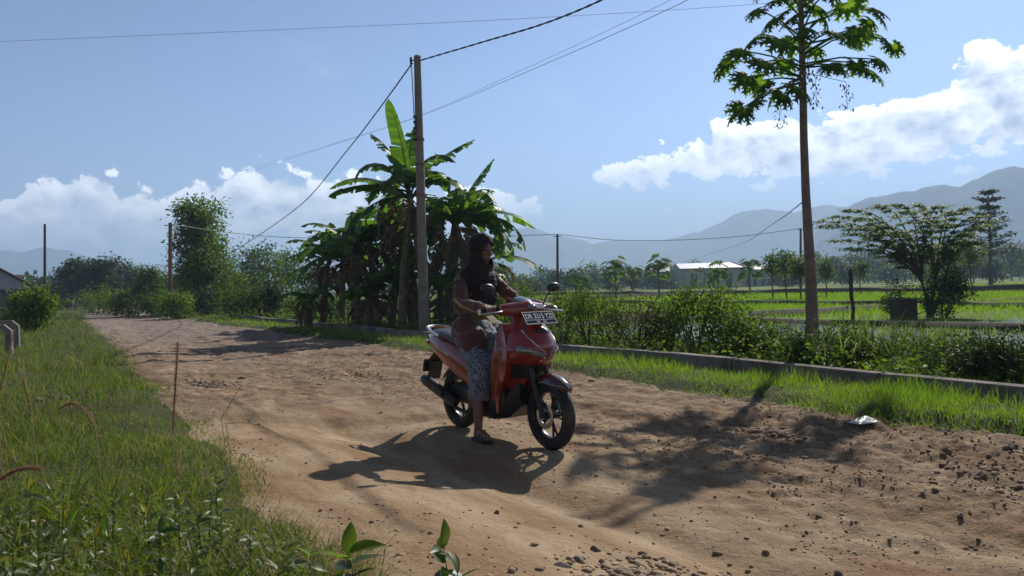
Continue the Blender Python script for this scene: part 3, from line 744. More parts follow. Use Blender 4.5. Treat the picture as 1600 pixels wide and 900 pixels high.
def pole(px, topy, d, label, mat='pole', r=.11, arm=True, basey=None):
    b = atx(px, d, 0); b.z = hz(b.x, b.y)-.05
    t_ = at(px - (0 if px < 800 else 0), topy, d) - b
    root = empty('power_pole', b); tag(root, label, 'power pole')
    MB().tube([(0, 0, -.2), t_], [r, r*.7], 8).build('shaft', M[mat], root)
    if arm: MB().tube([t_+Vector((-.35, 0, -.15)), t_+Vector((.3, 0, -.15))], .03, 6).build('crossarm', M['cable'], root)
    return b + t_
pA = pole(70, 350, 66, 'thin dark power pole at far left beside the road', 'wood', .13, False)
pB = pole(266, 348, 46, 'reddish leaning power pole left of the tall feathery tree', 'pole_rust', .15)
pC = pole(871, 366, 60, 'distant dark power pole behind the hedge right of the scooter', 'wood', .12)
pD = pole(1251, 357, 78, 'distant dark power pole just left of the papaya trunk', 'wood', .15)
cable([pB+Vector((.1, 0, -.1)), at(345, 362, 49), at(450, 371, 53), at(660, 374, 59), pC], .022, 'low distant wire from the reddish pole to the hedge pole')
cable([pC, at(960, 375, 64), at(1060, 375, 69), at(1160, 369, 74), pD], .026, 'sagging distant wire between the two poles on the right')
cable([pD, at(1320, 358, 82), at(1480, 372, 95)], .024, 'distant wire running right behind the umbrella shaped tree')
cable([at(1254, 316, 10.7), at(1215, 345, 20), at(1150, 384, 45), at(1045, 416, 140)], .009, 'slack thin wire running down left from the papaya trunk')

# ------------------------------------------------------------------ kerb wall of the ditch
def kerb():
    n = 0; S = 1.2; k = 0
    mb = MB(); joints = []
    s = -3.0
    while s < 40:
        L_ = 1.96; mbk = MB(); rings = []
        for i in range(7):
            q = s + L_*i/6; w = 0.012*math.sin(q*1.7); zt = 0.195 + 0.012*math.sin(q*.9+1)+random.uniform(-.003, .003)
            r_ = []
            for (dl, z) in ((0, -.38), (0, zt-.012), (.012, zt), (.148, zt+.004), (.16, zt-.01), (.16, -.2)):
                x, y = xy_of(q, 7.26+w+dl); r_.append((x, y, z))
            rings.append(r_)
        mb.loft(rings); s += 2.0
    o = mb.build('ditch_kerb', M['concrete'], angle=30); fixn(o); tag(o, 'long low grey concrete kerb wall along the grassy ditch', 'kerb')
kerb()

# ------------------------------------------------------------------ banana clumps
Pm = math.pi
bl = [(560,23.5,2.5,'banana plant at the left edge of the clump with drooping torn leaves',12,[(Pm-.1,.55,2.0,1.3,.6),(Pm+.3,.2,1.9,1.2,.7),(1.7,1.3,1.5,.6,.2)],2.0),
 (505,25.5,2.3,'short banana plant furthest left with upright young leaf',12,[(Pm,.5,1.8,1.1,.6),(Pm-.3,.15,1.9,.9,.7),(1.6,1.45,1.3,.3,.1)],1.8),
 (535,27,2.6,'slim banana plant second from left with ragged crown',12,None,2.2),
 (590,24.5,2.9,'leafy banana plant just left of the tallest upright leaf',13,[(Pm,.3,2.0,1.5,.6)],2.0),
 (628,21.5,3.9,'tall banana plant with one huge upright pale green leaf',11,[(Pm+.9,1.42,2.7,.25,.05),(Pm-.05,.75,2.5,1.15,.25),(Pm+.1,.35,2.3,.75,.45),(Pm+.25,.1,2.0,1.3,.6)],2.3),
 (668,21.8,4.15,'tall banana plant directly behind the power pole',11,[(.1,.75,2.3,.30,.75),(1.4,1.4,2.0,.4,.3),(Pm-.3,1.3,2.0,.6,.4)],2.2),
 (700,22.5,3.3,'dense dark banana plant right of the power pole',12,[(0.1,1.05,1.9,.15,.9),(.2,.6,2.0,1.6,.6)],2.1),
 (738,22,3.35,'banana plant at the right edge with long leaves over the rider',14,[(.05,.42,2.4,1.05,.1),(-.1,.30,2.5,1.5,.5),(.1,.05,2.2,1.3,.6),(-.2,.35,2.0,1.9,.6)],2.2),
 (645,23.5,2.9,'stout banana plant in the shaded middle of the clump',15,None,2.3),
 (690,24.5,1.5,'low banana plant hidden low behind the power pole',14,None,2.2)]
bl += [(575,22.6,1.1,'young banana sucker in front of the left banana stems',8,None,1.7),(612,22.8,1.5,'low banana plant left of the power pole with wide leaves',9,None,1.9),
 (718,21.2,1.3,'low banana plant between power pole and rider',9,None,1.8),(482,24.5,1.0,'young banana sucker at the far left of the clump',7,None,1.5),(655,25.5,3.7,'banana plant behind the tallest upright leaf',10,None,2.3),
 (712,24.5,3.9,'banana plant behind the rider side of the clump with upturned leaf',10,[(.15,1.05,2.2,.2,.9)],2.1),(555,25.5,2.5,'banana plant in the left clump with broad drooping crown',10,None,2.0),(762,23.5,2.4,'banana plant half hidden behind the rider',9,[(.1,.3,2.2,1.3,.3)],2.0)]
for (px, d, h, lb, nl, sp, Ls) in bl:
    banana_plant(px, d, h, lb, nl, sp, Ls*.92, dry=11, r=.12)
# ------------------------------------------------------------------ hedge behind the kerb, left of and below the bananas
HG = 'hedge shrubs behind the kerb'
for (px, l, w, h, mt, lb, lf) in [
 (300,8.6,2.2,1.3,'leaf','low shrub under the tall feathery tree',.10),(345,8.3,2.0,1.4,'leaf_dark','dark shrub at the foot of the tall feathery tree',.10),
 (392,8.5,1.8,1.5,'leaf','round green shrub left of the banana clump',.09),(430,8.8,1.6,1.45,'leaf_bright','bright shrub against the left banana stems',.09),
 (468,8.2,1.5,1.25,'leaf','small round shrub beside the leftmost banana plant',.08),(500,8.9,1.3,1.1,'leaf_dark','dark undergrowth at the foot of the leftmost banana plant',.08),
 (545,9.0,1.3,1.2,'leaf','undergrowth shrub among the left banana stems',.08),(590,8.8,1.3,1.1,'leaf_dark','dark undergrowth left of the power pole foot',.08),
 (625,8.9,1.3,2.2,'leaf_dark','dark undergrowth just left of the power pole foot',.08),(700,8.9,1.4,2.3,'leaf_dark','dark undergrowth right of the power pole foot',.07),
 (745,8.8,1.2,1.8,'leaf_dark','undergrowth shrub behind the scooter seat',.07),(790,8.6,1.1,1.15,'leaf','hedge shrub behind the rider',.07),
 (830,8.6,1.0,1.25,'leaf_bright','hedge shrub behind the left mirror of the scooter',.06),(880,8.3,1.1,1.15,'leaf','hedge shrub just right of the scooter, with small glossy leaves',.055),
 (920,8.4,1.0,1.12,'leaf_bright','yellowish green hedge shrub right of the scooter',.055),(960,8.8,.9,1.0,'leaf','narrow hedge shrub before the reddish brown bush',.05)]:
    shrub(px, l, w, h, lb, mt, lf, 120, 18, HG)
for (px, l, w, h, mt, lb, lf) in [
 (1000,8.1,1.05,.92,'leaf_brown','reddish brown twiggy bush behind the kerb',.045),(1045,8.5,.8,.95,'leaf','green bush right of the reddish brown bush',.055),
 (1085,8.6,.9,1.18,'leaf_bright','tall light green bush with pale tips in the hedge',.06),(1125,8.8,.85,1.02,'leaf','loose green bush at the right end of the hedge',.06),
 (1165,8.6,.7,.70,'leaf_bright','low straggly weed bush left of the papaya trunk',.06),(1215,8.7,.7,.55,'leaf','low weed bush touching the left of the papaya trunk',.05),
 (1310,8.6,.7,.50,'leaf_dark','low dark weed bush right of the papaya trunk',.05),(1450,8.5,.7,.42,'leaf','low weed bush behind the kerb below the umbrella tree',.05),
 (1520,8.3,.7,.45,'leaf_dark','dark low weed bush near the right edge',.05),(1585,8.5,.8,.55,'leaf_dark','dark weed bush at the right edge of the picture',.05),
 (1245,8.2,.4,.35,'leaf_dark','dark tuft of weeds at the papaya foot',.045)]:
    shrub(px, l, w, h, lb, mt, lf, 110, 18, 'weed bushes behind the kerb')
# reed clumps right of the papaya
def reeds(px, l, n, h, label, mat='leaf_bright', w=.022, sp=.28):
    a = (px-800)/F; d = l/(NX*a+NY); p = atx(px, d, 0); p.z = hz(p.x, p.y)
    P_ = np.stack([rng.normal(0, sp, n), rng.normal(0, sp*.7, n), np.zeros(n)], -1)
    V, Fc = blade_geo(P_, h*rng.uniform(.6, 1.15, n), w*rng.uniform(.7, 1.3, n), rng.uniform(.2, 1.25, n), rng.uniform(0, 6.28, n), 6, .55)
    o = mesh_np('reed_clump', V, Fc, M[mat]); o.location = p; tag(o, label, 'reed clump', 'reed clumps behind the kerb'); return o
reeds(1340, 8.7, 190, .85, 'tall arching reed clump right of the papaya trunk')
reeds(1395, 8.9, 170, .80, 'broad arching reed clump below the umbrella shaped tree', 'leaf')
reeds(1300, 8.3, 110, .60, 'short reed clump close to the papaya trunk', 'leaf')
reeds(1480, 9.3, 120, .70, 'thin reed clump on the paddy bank toward the right', 'leaf')
reeds(1555, 8.6, 130, .62, 'reed clump nearest the right edge', 'leaf_dark')
reeds(1185, 9.0, 110, .60, 'reed clump between hedge and papaya trunk', 'leaf_bright')

# ------------------------------------------------------------------ trees on the left
def T(name, px, d, topy, wpx, label, mat='leaf', n=9, z0f=.35, clumps=150, per=20, leaf=None, rr=None, group=None, cat='tree', stems=1, taper=.4, spread=None, fork=.3, tr=None, flat=.6, bark='bark', basez=None, up=.6, aspect=.5, shell=.5):
    b = atx(px, d, 0); b.z = hz(b.x, b.y) if basez is None else basez
    h = (at(px, topy, d) - b).z; w = wpx/F*d/2; rr = rr or w*.5
    return tree(name, b, h, rblobs(n, w, h*z0f, h - rr*.55, rr, taper), label, cat, group, clumps, per, leaf or d*.0042, spread or rr*.30, mat, tr or h*.018, stems, flat, aspect, up, fork, bark, shell)
T('tree', 314, 52, 308, 70, 'tall feathery green tree by the road bend, taller than its neighbours', 'leaf_bright', 14, .22, 520, 24, .25, 1.25, stems=2, taper=.35, fork=.4, tr=.14, spread=.33)
T('tree', 335, 50, 395, 70, 'bushy lower tree leaning against the right of the tall feathery tree', 'leaf', 8, .2, 160, 20, .24, 1.0)
T('tree', 405, 75, 380, 95, 'hazy rounded tree left of the banana clump', 'leaf', 9, .3, 180, 20, .33)
T('tree', 455, 85, 392, 70, 'pale distant tree just left of the banana leaves', 'leaf', 7, .3, 120, 20, .36)
T('tree', 118, 95, 400, 66, 'dark spreading tree at the far end of the road', 'leaf_dark', 9, .35, 200, 20, .42, tr=.2)
T('tree', 158, 90, 399, 58, 'dark rounded tree right of the spreading tree at the road end', 'leaf_dark', 9, .2, 200, 20, .40)
T('tree', 195, 110, 408, 70, 'dark broad tree in the middle of the far left tree line', 'leaf_dark', 8, .2, 170, 20, .45)
T('tree', 233, 60, 416, 52, 'round glossy tree left of the reddish power pole', 'leaf', 8, .15, 200, 20, .24)
T('tree', 282, 75, 425, 60, 'low dark tree behind the reddish power pole', 'leaf_dark', 7, .15, 120, 20, .3)
T('tree', 62, 120, 436, 50, 'small dark tree behind the house at the far left', 'leaf_dark', 6, .15, 110, 18, .4)
T('tree', 92, 105, 436, 34, 'small dark tree behind the thin left pole', 'leaf_dark', 6, .1, 110, 18, .35)
T('tree', 370, 55, 425, 60, 'green tree filling the gap right of the tall feathery tree', 'leaf', 7, .1, 130, 20, .24)
T('tree', 490, 60, 412, 70, 'green tree behind the leftmost banana plant', 'leaf', 7, .1, 130, 20, .26)
T('tree', 780, 70, 412, 60, 'green tree behind the right edge of the banana clump', 'leaf', 7, .1, 130, 20, .3)
for (px, d, w, h, mt, lb) in [(150,58,2.8,1.9,'leaf_bright','pale leafed shrub at the far road edge'),(178,52,2.4,1.9,'leaf_bright','light green shrub with upright leaves at the far road edge'),
 (205,47,2.6,1.5,'leaf','grey green shrub between road and round glossy tree'),(240,44,2.4,1.4,'leaf','shrub at the foot of the reddish power pole'),(275,40,2.2,1.3,'leaf_bright','bright shrub right of the reddish power pole foot'),
 (320,42,2.2,1.6,'leaf_dark','dark shrub behind the tall feathery tree'),(375,38,2.2,2.0,'leaf','large shrub in the left hedge'),(415,36,2.0,1.9,'leaf_dark','large dark shrub in the left hedge')]:
    shrub(px, d, w, h, lb, mt, .15, 110, 18, 'roadside shrubs in the distance', on_l=False, spread=.16)
shrub(50, 25, 1.35, 1.55, 'bushy shrub on the left verge in front of the house', 'leaf_bright', .13, 150, 20, on_l=False, spread=.13)
shrub(30, 27.5, 1.0, .8, 'low shrub behind the bushy shrub on the left verge', 'leaf', .11, 70, 18, on_l=False, spread=.12)

# ------------------------------------------------------------------ trees on the right
def umbrella_tree():
    d = 25.0; b = atx(1455, d, 0); b.z = hz(b.x, b.y)-.05
    root = empty('umbrella_tree', b); tag(root, 'flat topped umbrella shaped tree standing in the paddy field', 'tree')
    mb = MB(); L_ = []
    fork = []
    for (px, py, dd, r) in [(1440,440,0,.05),(1462,435,.3,.06),(1475,445,-.3,.05),(1450,450,.5,.04)]:
        f = at(px, py, d+dd)-b; limb(mb, (random.uniform(-.15, .15), random.uniform(-.1, .1), 0), f, r, r*.8, .04, 6, 7); fork.append(f)
    cen, dirs = [], []
    brs = [(1290,345,0),(1310,338,.6),(1300,352,-.6),(1330,328,1.0),(1335,365,-.8),(1310,375,.4),(1350,340,-1.3),(1375,322,.3),(1400,319,1.5),(1420,330,-1.6),(1440,319,.5),
           (1465,322,-.8),(1490,330,1.2),(1505,325,-.3),(1525,338,.4),(1530,352,-.9),(1510,365,1.0),(1545,345,0),(1375,352,1.6),(1400,362,-1.5),(1345,355,.2),(1480,350,1.8),(1450,345,-1.9),(1365,372,.9),(1330,388,-.3),(1500,385,.3),(1520,378,-.5)]
    for (px, py, dd) in brs:
        e = at(px, py, d+dd)-b; f = min(fork, key=lambda q: (q-e).length) ; 
        mid_ = Vector((f.x*.62+e.x*.38, f.y*.6+e.y*.4, e.z+.02)); pts = []
        for k in range(9):
            t = k/8; pts.append(f*(1-t)**2 + mid_*2*t*(1-t) + e*t*t)
        mb.tube(pts, [.03*(1-k/9)+.004 for k in range(9)], 5)
        for k in range(2, 9):
            q = pts[k]; t_ = (pts[k]-pts[k-1]).normalized()
            for _ in range(15):
                s_ = Vector((-t_.y, t_.x, 0)).normalized()*random.choice((-1, 1)); tw = (s_*random.uniform(.4, 1) + t_*random.uniform(.3, .9)); tw.z = random.uniform(-.10, .05)
                ln = random.uniform(.25, .6)
                for j in range(10):
                    cen.append(q + tw*ln*(j/9) + Vector((0, 0, random.uniform(-.03, .03)))); dirs.append(tw + Vector((random.uniform(-1, 1), random.uniform(-1, 1), random.uniform(-.5, .1))))
    # denser lower foliage round the stems
    low = ell_points(1700, tuple(at(1462, 415, d)-b), (.75, .8, .85), .35); lowd = rng.normal(size=(1700, 3))
    mb.build('trunk', M['bark'], root)
    c_ = np.concatenate([np.array([tuple(x) for x in cen]), low]); d_ = np.concatenate([np.array([tuple(x) for x in dirs]), lowd])
    N = len(c_); n_ = rng.normal(size=(N, 3))*.25 + np.array([0, 0, 1.0])
    L = rng.uniform(.07, .14, N); V, Fc = leaf_geo(c_, d_, n_, L, L*.45, .1)
    mesh_np('crown', V, Fc, M['leaf_bright'], parent=root)
umbrella_tree()
shrub(1475, 24.3, 1.5, 1.5, 'dark bushy shrub at the foot of the umbrella shaped tree', 'leaf_dark', .09, 170, 20, on_l=False, spread=.1)
shrub(1405, 24.6, 1.0, 1.15, 'dark creeper covered shrub left of the umbrella tree trunk', 'leaf_dark', .08, 90, 18, on_l=False, spread=.09)
b = atx(1412, 24.0, 0); b.z = hz(b.x, b.y)
root = empty('pump_shed', b); tag(root, 'small dark wooden box shed under the umbrella shaped tree', 'shed')
MB().box((0, 0, .32), (.62, .5, .66), bev=.01).build('wall', M['wood'], root)
MB().box((0, 0, .685), (.74, .62, .05), Matrix.Rotation(.06, 3, 'Y'), bev=.01).build('roof', M['stone_dark'], root)
b = atx(1332, 23.5, 0); b.z = hz(b.x, b.y); tt = at(1329, 423, 23.5)-b
o = MB().tube([(0, 0, -.1), (0.03, 0, .4), (-.02, 0, .8), tt, tt+Vector((.03, 0, .05))], [.06, .055, .06, .065, .03], 8).build('wooden_post', M['wood']); o.location = b; tag(o, 'dark gnarled wooden post standing alone in the rice', 'post')

def tier_tree(px, d, topy, basey_w, label, mat='leaf_dark', tiers=9):
    b = atx(px, d, 0); b.z = hz(b.x, b.y); h = (at(px, topy, d)-b).z; w = basey_w/F*d/2
    root = empty('tiered_tree', b); tag(root, label, 'tree'); mb = MB(); mb.tube([(0, 0, -.1), (0.05, 0, h*.5), (0, 0, h)], [h*.022, h*.015, h*.003], 8)
    cen = []
    for i in range(tiers):
        t = i/(tiers-1); z = h*(.34+.63*t); ww = w*(1.0-.70*t)*random.uniform(.75, 1.15)
        for k in range(6):
            a = k*1.05+i*.5+random.uniform(-.2, .2); e = Vector((math.cos(a)*ww, math.sin(a)*ww, z+ww*.28*random.uniform(.4, 1.4))); s_ = Vector((0, 0, z-.05*h*.2))
            mb.tube([s_, s_.lerp(e, .5)-Vector((0, 0, .02*h)), e], [.05, .03, .01], 4)
            for j in range(70):
                q = s_.lerp(e, random.uniform(.3, 1.05)); cen.append(tuple(q + Vector((random.uniform(-1, 1)*w*.12, random.uniform(-1, 1)*w*.12, random.uniform(-.06, .10)))))
    mb.build('trunk', M['bark'], root); cen = np.array(cen); N = len(cen); L = rng.uniform(.22, .42, N)
    V, Fc = leaf_geo(cen, rng.normal(size=(N, 3))*np.array([1, 1, .3]), rng.normal(size=(N, 3))*.4+[0, 0, 1], L, L*.5, .1); mesh_np('crown', V, Fc, M[mat], parent=root)
tier_tree(1548, 80, 297, 78, 'tall tiered tree with level branches right of the umbrella shaped tree')
FP = 'distant papaya trees beyond the paddy field'
for (px, d, ty, lb) in [(962,70,402,'distant papaya tree above the hedge, left one of the dark pair'),(1030,66,397,'distant papaya tree with double dark crown above the hedge'),(1172,75,401,'distant papaya tree right of the white roof'),
                        (905,85,418,'small distant papaya tree right of the hedge pole'),(1122,80,412,'distant papaya tree in front of the white roof'),(990,90,412,'thin distant papaya tree between the dark pair')]:
    b = atx(px, d, 0); b.z = hz(b.x, b.y); h = (at(px, ty, d)-b).z
    papaya('papaya_tree', b, h-.5, 22, lb, R_=.62, pet=1.0, r=.11, group=FP, z_spread=1.3)
for (px, d, ty, w, lb) in [(1208,52,396,26,'thin stemmed young tree leftmost in the row on the paddy bank'),(1230,50,388,34,'thin stemmed young tree second in the row on the paddy bank'),(1252,47,398,24,'thin stemmed young tree hidden by the distant pole'),
                        (1292,56,405,24,'thin stemmed young tree right of the papaya trunk'),(1345,62,408,26,'small young tree standing in the rice right of the papaya trunk'),(1520,48,372,40,'slim young tree below the tiered tree')]:
    b = atx(px, d, 0); b.z = hz(b.x, b.y); h = (at(px, ty, d)-b).z; w_ = w/F*d/2
    tree('young_tree', b, h, rblobs(5, w_, h*.55, h*.93, w_*.6), lb, 'tree', 'young trees on the paddy bank', 55, 16, .2, .18, 'leaf', .05, fork=.55)
# distant tree line: each tree its own
k = 0
desc = ['dark round', 'broad pale', 'tall narrow', 'low spreading', 'ragged dark', 'hazy grey green']
for i in range(46):
    px = 800 + i*18.5 + random.uniform(-6, 6); d = random.uniform(130, 260)
    hh = random.uniform(3.5, 7.0)*(1.0 + (0.5 if px > 1250 else 0)) * d/190; w = random.uniform(2.2, 4.2)*d/190
    if 1040 < px < 1200: d = random.uniform(205, 260); hh *= 1.0
    b = atx(px, d, -.3); kk = i % 6
    pos = 'left of the white roof' if px < 1040 else ('around the white roof' if px < 1200 else ('behind the papaya trunk' if px < 1330 else 'behind the umbrella shaped tree' if px < 1500 else 'at the right edge'))
    T('distant_tree', px, d, 0, 10, 'x') if False else tree('distant_tree', b, hh, rblobs(5, w, hh*.25, hh*.85, w*.5, .3), f'{desc[kk]} tree in the hazy far tree line {pos}', 'tree', 'hazy far tree line', 60, 14, d*.0042, w*.18, 'leaf_dark' if kk != 1 else 'leaf', hh*.02, fork=.3)
# far wood as one mass behind it
N = 9000; px = rng.uniform(560, 2100, N); d = rng.uniform(240, 330, N)
X = (px-800)/F*d; hh = (3.0+2.2*fbm(X*.05, X*0, 71, 4)+ 4.5*sm((px-1240)/200))*rng.uniform(0, 1, N)**.6
V, Fc = leaf_geo(np.stack([X, d, hh], -1), rng.normal(size=(N, 3)), rng.normal(size=(N, 3))+[0, 0, .8], rng.uniform(1.2, 2.6, N), rng.uniform(.9, 1.7, N))
tag(mesh_np('far_wood', V, Fc, M['leaf_dark']), 'hazy dark wood along the far side of the paddies', kind='stuff')
N = 5000; px = rng.uniform(-300, 330, N); d = rng.uniform(150, 210, N); X = (px-800)/F*d; hh = (5.0+3*fbm(X*.06, X*0, 72, 4))*rng.uniform(0, 1, N)**.6
V, Fc = leaf_geo(np.stack([X, d, hh], -1), rng.normal(size=(N, 3)), rng.normal(size=(N, 3))+[0, 0, .8], rng.uniform(.9, 1.8, N), rng.uniform(.7, 1.2, N))
tag(mesh_np('far_left_wood', V, Fc, M['leaf_dark']), 'dark wood closing the far left end of the road', kind='stuff')

# ------------------------------------------------------------------ buildings
M['roof_white'] = pbr('white_metal_roof', (0.80, 0.80, 0.80), .35, var=.06, spec=.8)
M['roof_grey'] = pbr('grey_sheet_roof', (0.30, 0.33, 0.36), .5, var=.15)
M['red_trim'] = pbr('red_trim', (0.40, 0.05, 0.035), .6)
M['wall_grey'] = pbr('grey_wall', (0.33, 0.33, 0.33), .8, var=.2)
M['dark_void'] = pbr('dark_opening', (0.02, 0.02, 0.02), .8)
def hall(x0px, x1px, d, eave_py, ridge_py, depth, label, roof, trim=None, ang=0.0, door=True):
    c = atx((x0px+x1px)/2, d, 0); c.z = hz(c.x, c.y); w = (x1px-x0px)/F*d; ze = (at((x0px+x1px)/2, eave_py, d)-c).z; zr = (at((x0px+x1px)/2, ridge_py, d)-c).z
    root = empty('warehouse', c, ang); tag(root, label, 'warehouse')
    mb = MB(); y0, y1 = 0, depth; ins = w*.06
    mb.loft([[(-w/2, y0, 0), (-w/2, y1, 0), (-w/2, y1, ze), (-w/2+ins*0, depth/2, zr-.15), (-w/2, y0, ze)], [(w/2, y0, 0), (w/2, y1, 0), (w/2, y1, ze), (w/2, depth/2, zr-.15), (w/2, y0, ze)]])
    mb.build('wall', M['wall_grey'], root, False)
    rb = MB(); o_ = .8; t_ = .12
    for sg in (0, 1):
        ya, yb = (-o_, depth/2) if sg == 0 else (depth+o_, depth/2)
        za = ze - .12
        rb.add([(-w/2-o_, ya, za), (w/2+o_, ya, za), (w/2+o_-ins, yb, zr), (-w/2-o_+ins, yb, zr), (-w/2-o_, ya, za+t_), (w/2+o_, ya, za+t_), (w/2+o_-ins, yb, zr+t_), (-w/2-o_+ins, yb, zr+t_)],
               [(0, 1, 2, 3), (7, 6, 5, 4), (0, 4, 5, 1), (1, 5, 6, 2), (2, 6, 7, 3), (3, 7, 4, 0)])
    rb.build('roof', M[roof], root, False)
    if trim:
        tb = MB(); tb.tube([(-w/2-o_, -o_-.1, ze-.1), (w/2+o_, -o_-.1, ze-.1)], .16, 4); tb.tube([(w/2+o_+.1, -o_-.1, ze), (w/2+o_-ins+.1, depth/2, zr+.15)], .2, 4); tb.tube([(-w/2-o_, -o_-.1, ze), (-w/2-o_+ins, depth/2, zr+.15)], .2, 4); tb.build('trim', M['red_trim'], root)
    for k in range(3):
        xx = -w*.3+k*w*.3; MB().box((xx, -.06, ze*.38), (w*.1, .1, ze*.7)).build('door_opening', M['dark_void'], root, False)
    return root
hall(1066, 1158, 190, 419, 410, 16, 'long warehouse with bright white metal roof and red trim', 'roof_white', 'red')
hall(1022, 1068, 200, 424, 414, 12, 'low grey roofed shed touching the white roof on its left', 'roof_grey')
hall(1160, 1200, 205, 421, 415, 12, 'low grey roofed shed right of the white roof', 'roof_grey')
# house at far left
c = atx(-22, 50, 0); c.z = hz(c.x, c.y)
root = empty('house', c, R(30)); tag(root, 'house with grey sloping roof half out of frame at far left', 'house')
MB().box((0, 0, 1.1), (4.2, 6, 2.3)).build('wall', pbr('house_wall', (.16, .17, .20), .9, var=.2), root, False)
rb = MB(); rb.add([(-2.9, -3.5, 2.1), (2.9, -3.5, 2.1), (2.9, 3.5, 2.1), (-2.9, 3.5, 2.1), (0, -3.5, 3.95), (0, 3.5, 3.95)], [(0, 1, 4), (1, 2, 5, 4), (2, 3, 5), (3, 0, 4, 5), (3, 2, 1, 0)])
rb.build('gable', pbr('gable_wall', (.36, .38, .42), .8, var=.12), root, False)
for sg in (-1, 1):
    m2 = MB(); rot = Matrix.Rotation(sg*math.atan2(1.85, 2.9), 3, 'Y'); m2.box((sg*1.5, 0, 3.10), (3.6, 7.6, .10), rot); m2.build('roof', pbr('roof_tiles', (.085, .06, .06), .8, var=.3), root, False)
c = atx(22, 54, 0); c.z = 0
root = empty('water_tank_stand', c); tag(root, 'dark flat topped frame behind the house roof', 'frame'); 
MB().box((0, 0, 2.92), (1.25, 1, .14)).build('platform', M['wood'], root, False)
for sx in (-.45, .45):
    for sy in (-.4, .4): MB().tube([(sx, sy, -.3), (sx, sy, 2.86)], .05, 6).build('leg', M['wood'], root)
# concrete rail frames at the left verge
def rail(px, d, w, h, label):
    b = atx(px, d, 0); b.z = hz(b.x, b.y)-.05
    mb = MB(); pts = [(-w/2, 0, 0), (-w/2, 0, h-.1), (-w/2+.08, 0, h), (w/2-.08, 0, h), (w/2, 0, h-.1), (w/2, 0, 0)]
    rings = []
    prof = [(Vector((-w/2, 0, 0)), Vector((-1, 0, 0))), (Vector((-w/2, 0, h-.12)), Vector((-1, 0, 0.3)).normalized()), (Vector((-w/2+.12, 0, h)), Vector((-.3, 0, 1)).normalized()), (Vector((w/2-.12, 0, h)), Vector((.3, 0, 1)).normalized()), (Vector((w/2, 0, h-.12)), Vector((1, 0, .3)).normalized()), (Vector((w/2, 0, 0)), Vector((1, 0, 0)))]
    for p_, n_ in prof:
        i_ = p_ - n_*.11; rings.append([(p_.x, -.07, p_.z), (p_.x, .07, p_.z), (i_.x, .07, i_.z), (i_.x, -.07, i_.z)])
    o = mb.loft(rings).build('culvert_rail', M['concrete_white'], angle=30); fixn(o); o.location = b; o.rotation_euler = (0, 0, R(22)); tag(o, label, 'rail', 'concrete culvert rails')
M['concrete_white'] = pbr('whitewashed_concrete', (.20, .175, .165), .9, var=.3, dirt=(.06, .05, .045), bump=.4)
rail(9, 16.5, .52, .66, 'farther of two arched concrete rail frames on the left verge')
rail(-4, 14.5, .50, .62, 'nearer arched concrete rail frame at the left picture edge')
# ------------------------------------------------------------------ grass, rice, undergrowth, gravel
def in_view(X, Y, Z, m=90):
    a = X/Y*F; b = (Z-H)/Y*F; u = a*ct - b*st; v = -(a*st + b*ct)
    return (np.abs(u) < 800+m) & (v < 450+m) & (v > -450-m)
def scatter(N, d0, d1, lfun, pw=1.0):
    """points with depth spread as a power law, kept where lfun(s,l) holds"""
    t = rng.uniform(0, 1, N); d = d0*(d1/d0)**(t**pw); px = rng.uniform(-60, 1660, N); X = (px-800)/F*d
    s, l = sl_of(X, d); keep = lfun(s, l - road_bend(s)); X, d, s, l = X[keep], d[keep], s[keep], l[keep]
    return X, d, s, l - road_bend(s)
def grass(name, N, d0, d1, lf, h, w, mat, label, hvar=.5, lean=(.2, 1.0), segs=3, pw=1.0, hf=None, dens=None, clump=0.0):
    X, Y, s, l = scatter(N, d0, d1, lf, pw)
    if dens is not None: k = rng.uniform(0, 1, len(X)) < dens(X, Y, s, l); X, Y, s, l = X[k], Y[k], s[k], l[k]
    if clump: X = X + rng.normal(0, clump, len(X)); Y = Y + rng.normal(0, clump, len(X))
    Z = hgt(X, Y) - .01; k = in_view(X, Y, Z+.15, 140); X, Y, Z, s, l = X[k], Y[k], Z[k], s[k], l[k]
    hh = h*rng.uniform(1-hvar, 1+hvar, len(X))*(1+0.6*fbm(X*1.6, Y*1.6, 81, 3)*2)
    if hf is not None: hh = hh*hf(s, l)
    ww = w*rng.uniform(.6, 1.3, len(X))*(1+Y/7.0)
    ww = np.minimum(ww, hh*0.35)
    V, Fc = blade_geo(np.stack([X, Y, Z], -1), hh, ww, rng.uniform(lean[0], lean[1], len(X)), rng.uniform(0, 6.28, len(X)), segs, .45)
    return tag(mesh_np(name, V, Fc, M[mat]), label, kind='stuff')
def edge_l(off): return lambda s, l: l < edges(s)[0] + off + 0.16*fbm(s*3, l*3, 82, 3)
grass('left_verge_grass', 150000, 2.1, 75, lambda s, l: (l > -14) & edge_l(0.05)(s, l), .15, .0034, 'grass', 'green wild grass covering the left verge', lean=(.15, 1.1), hf=lambda s, l: 1.0-.45*sm((l-.3)/.7), pw=.92)
grass('short_turf', 60000, 2.1, 40, lambda s, l: (l > -8) & edge_l(0.12)(s, l), .055, .005, 'grass', 'short turf under the left verge grass', lean=(.4, 1.3), segs=2)
grass('left_verge_straw', 14000, 2.1, 26, lambda s, l: (l > -8) & edge_l(0.1)(s, l), .17, .0030, 'straw', 'dry straw blades among the left verge grass', lean=(.4, 1.5))
def verge(s, l):
    le, re = edges(s); q = 0.10*fbm(s*2.5, l*2.5, 83, 3)
    return (l > re - .02 + q) & (l < 6.98)
grass('right_verge_grass', 260000, 4.3, 70, verge, .095, .0028, 'grass_verge', 'bright backlit grass strip between road and ditch', lean=(.1, .8), hf=lambda s, l: .55+.75*sm((l-edges(s)[1])/.45), pw=.9)
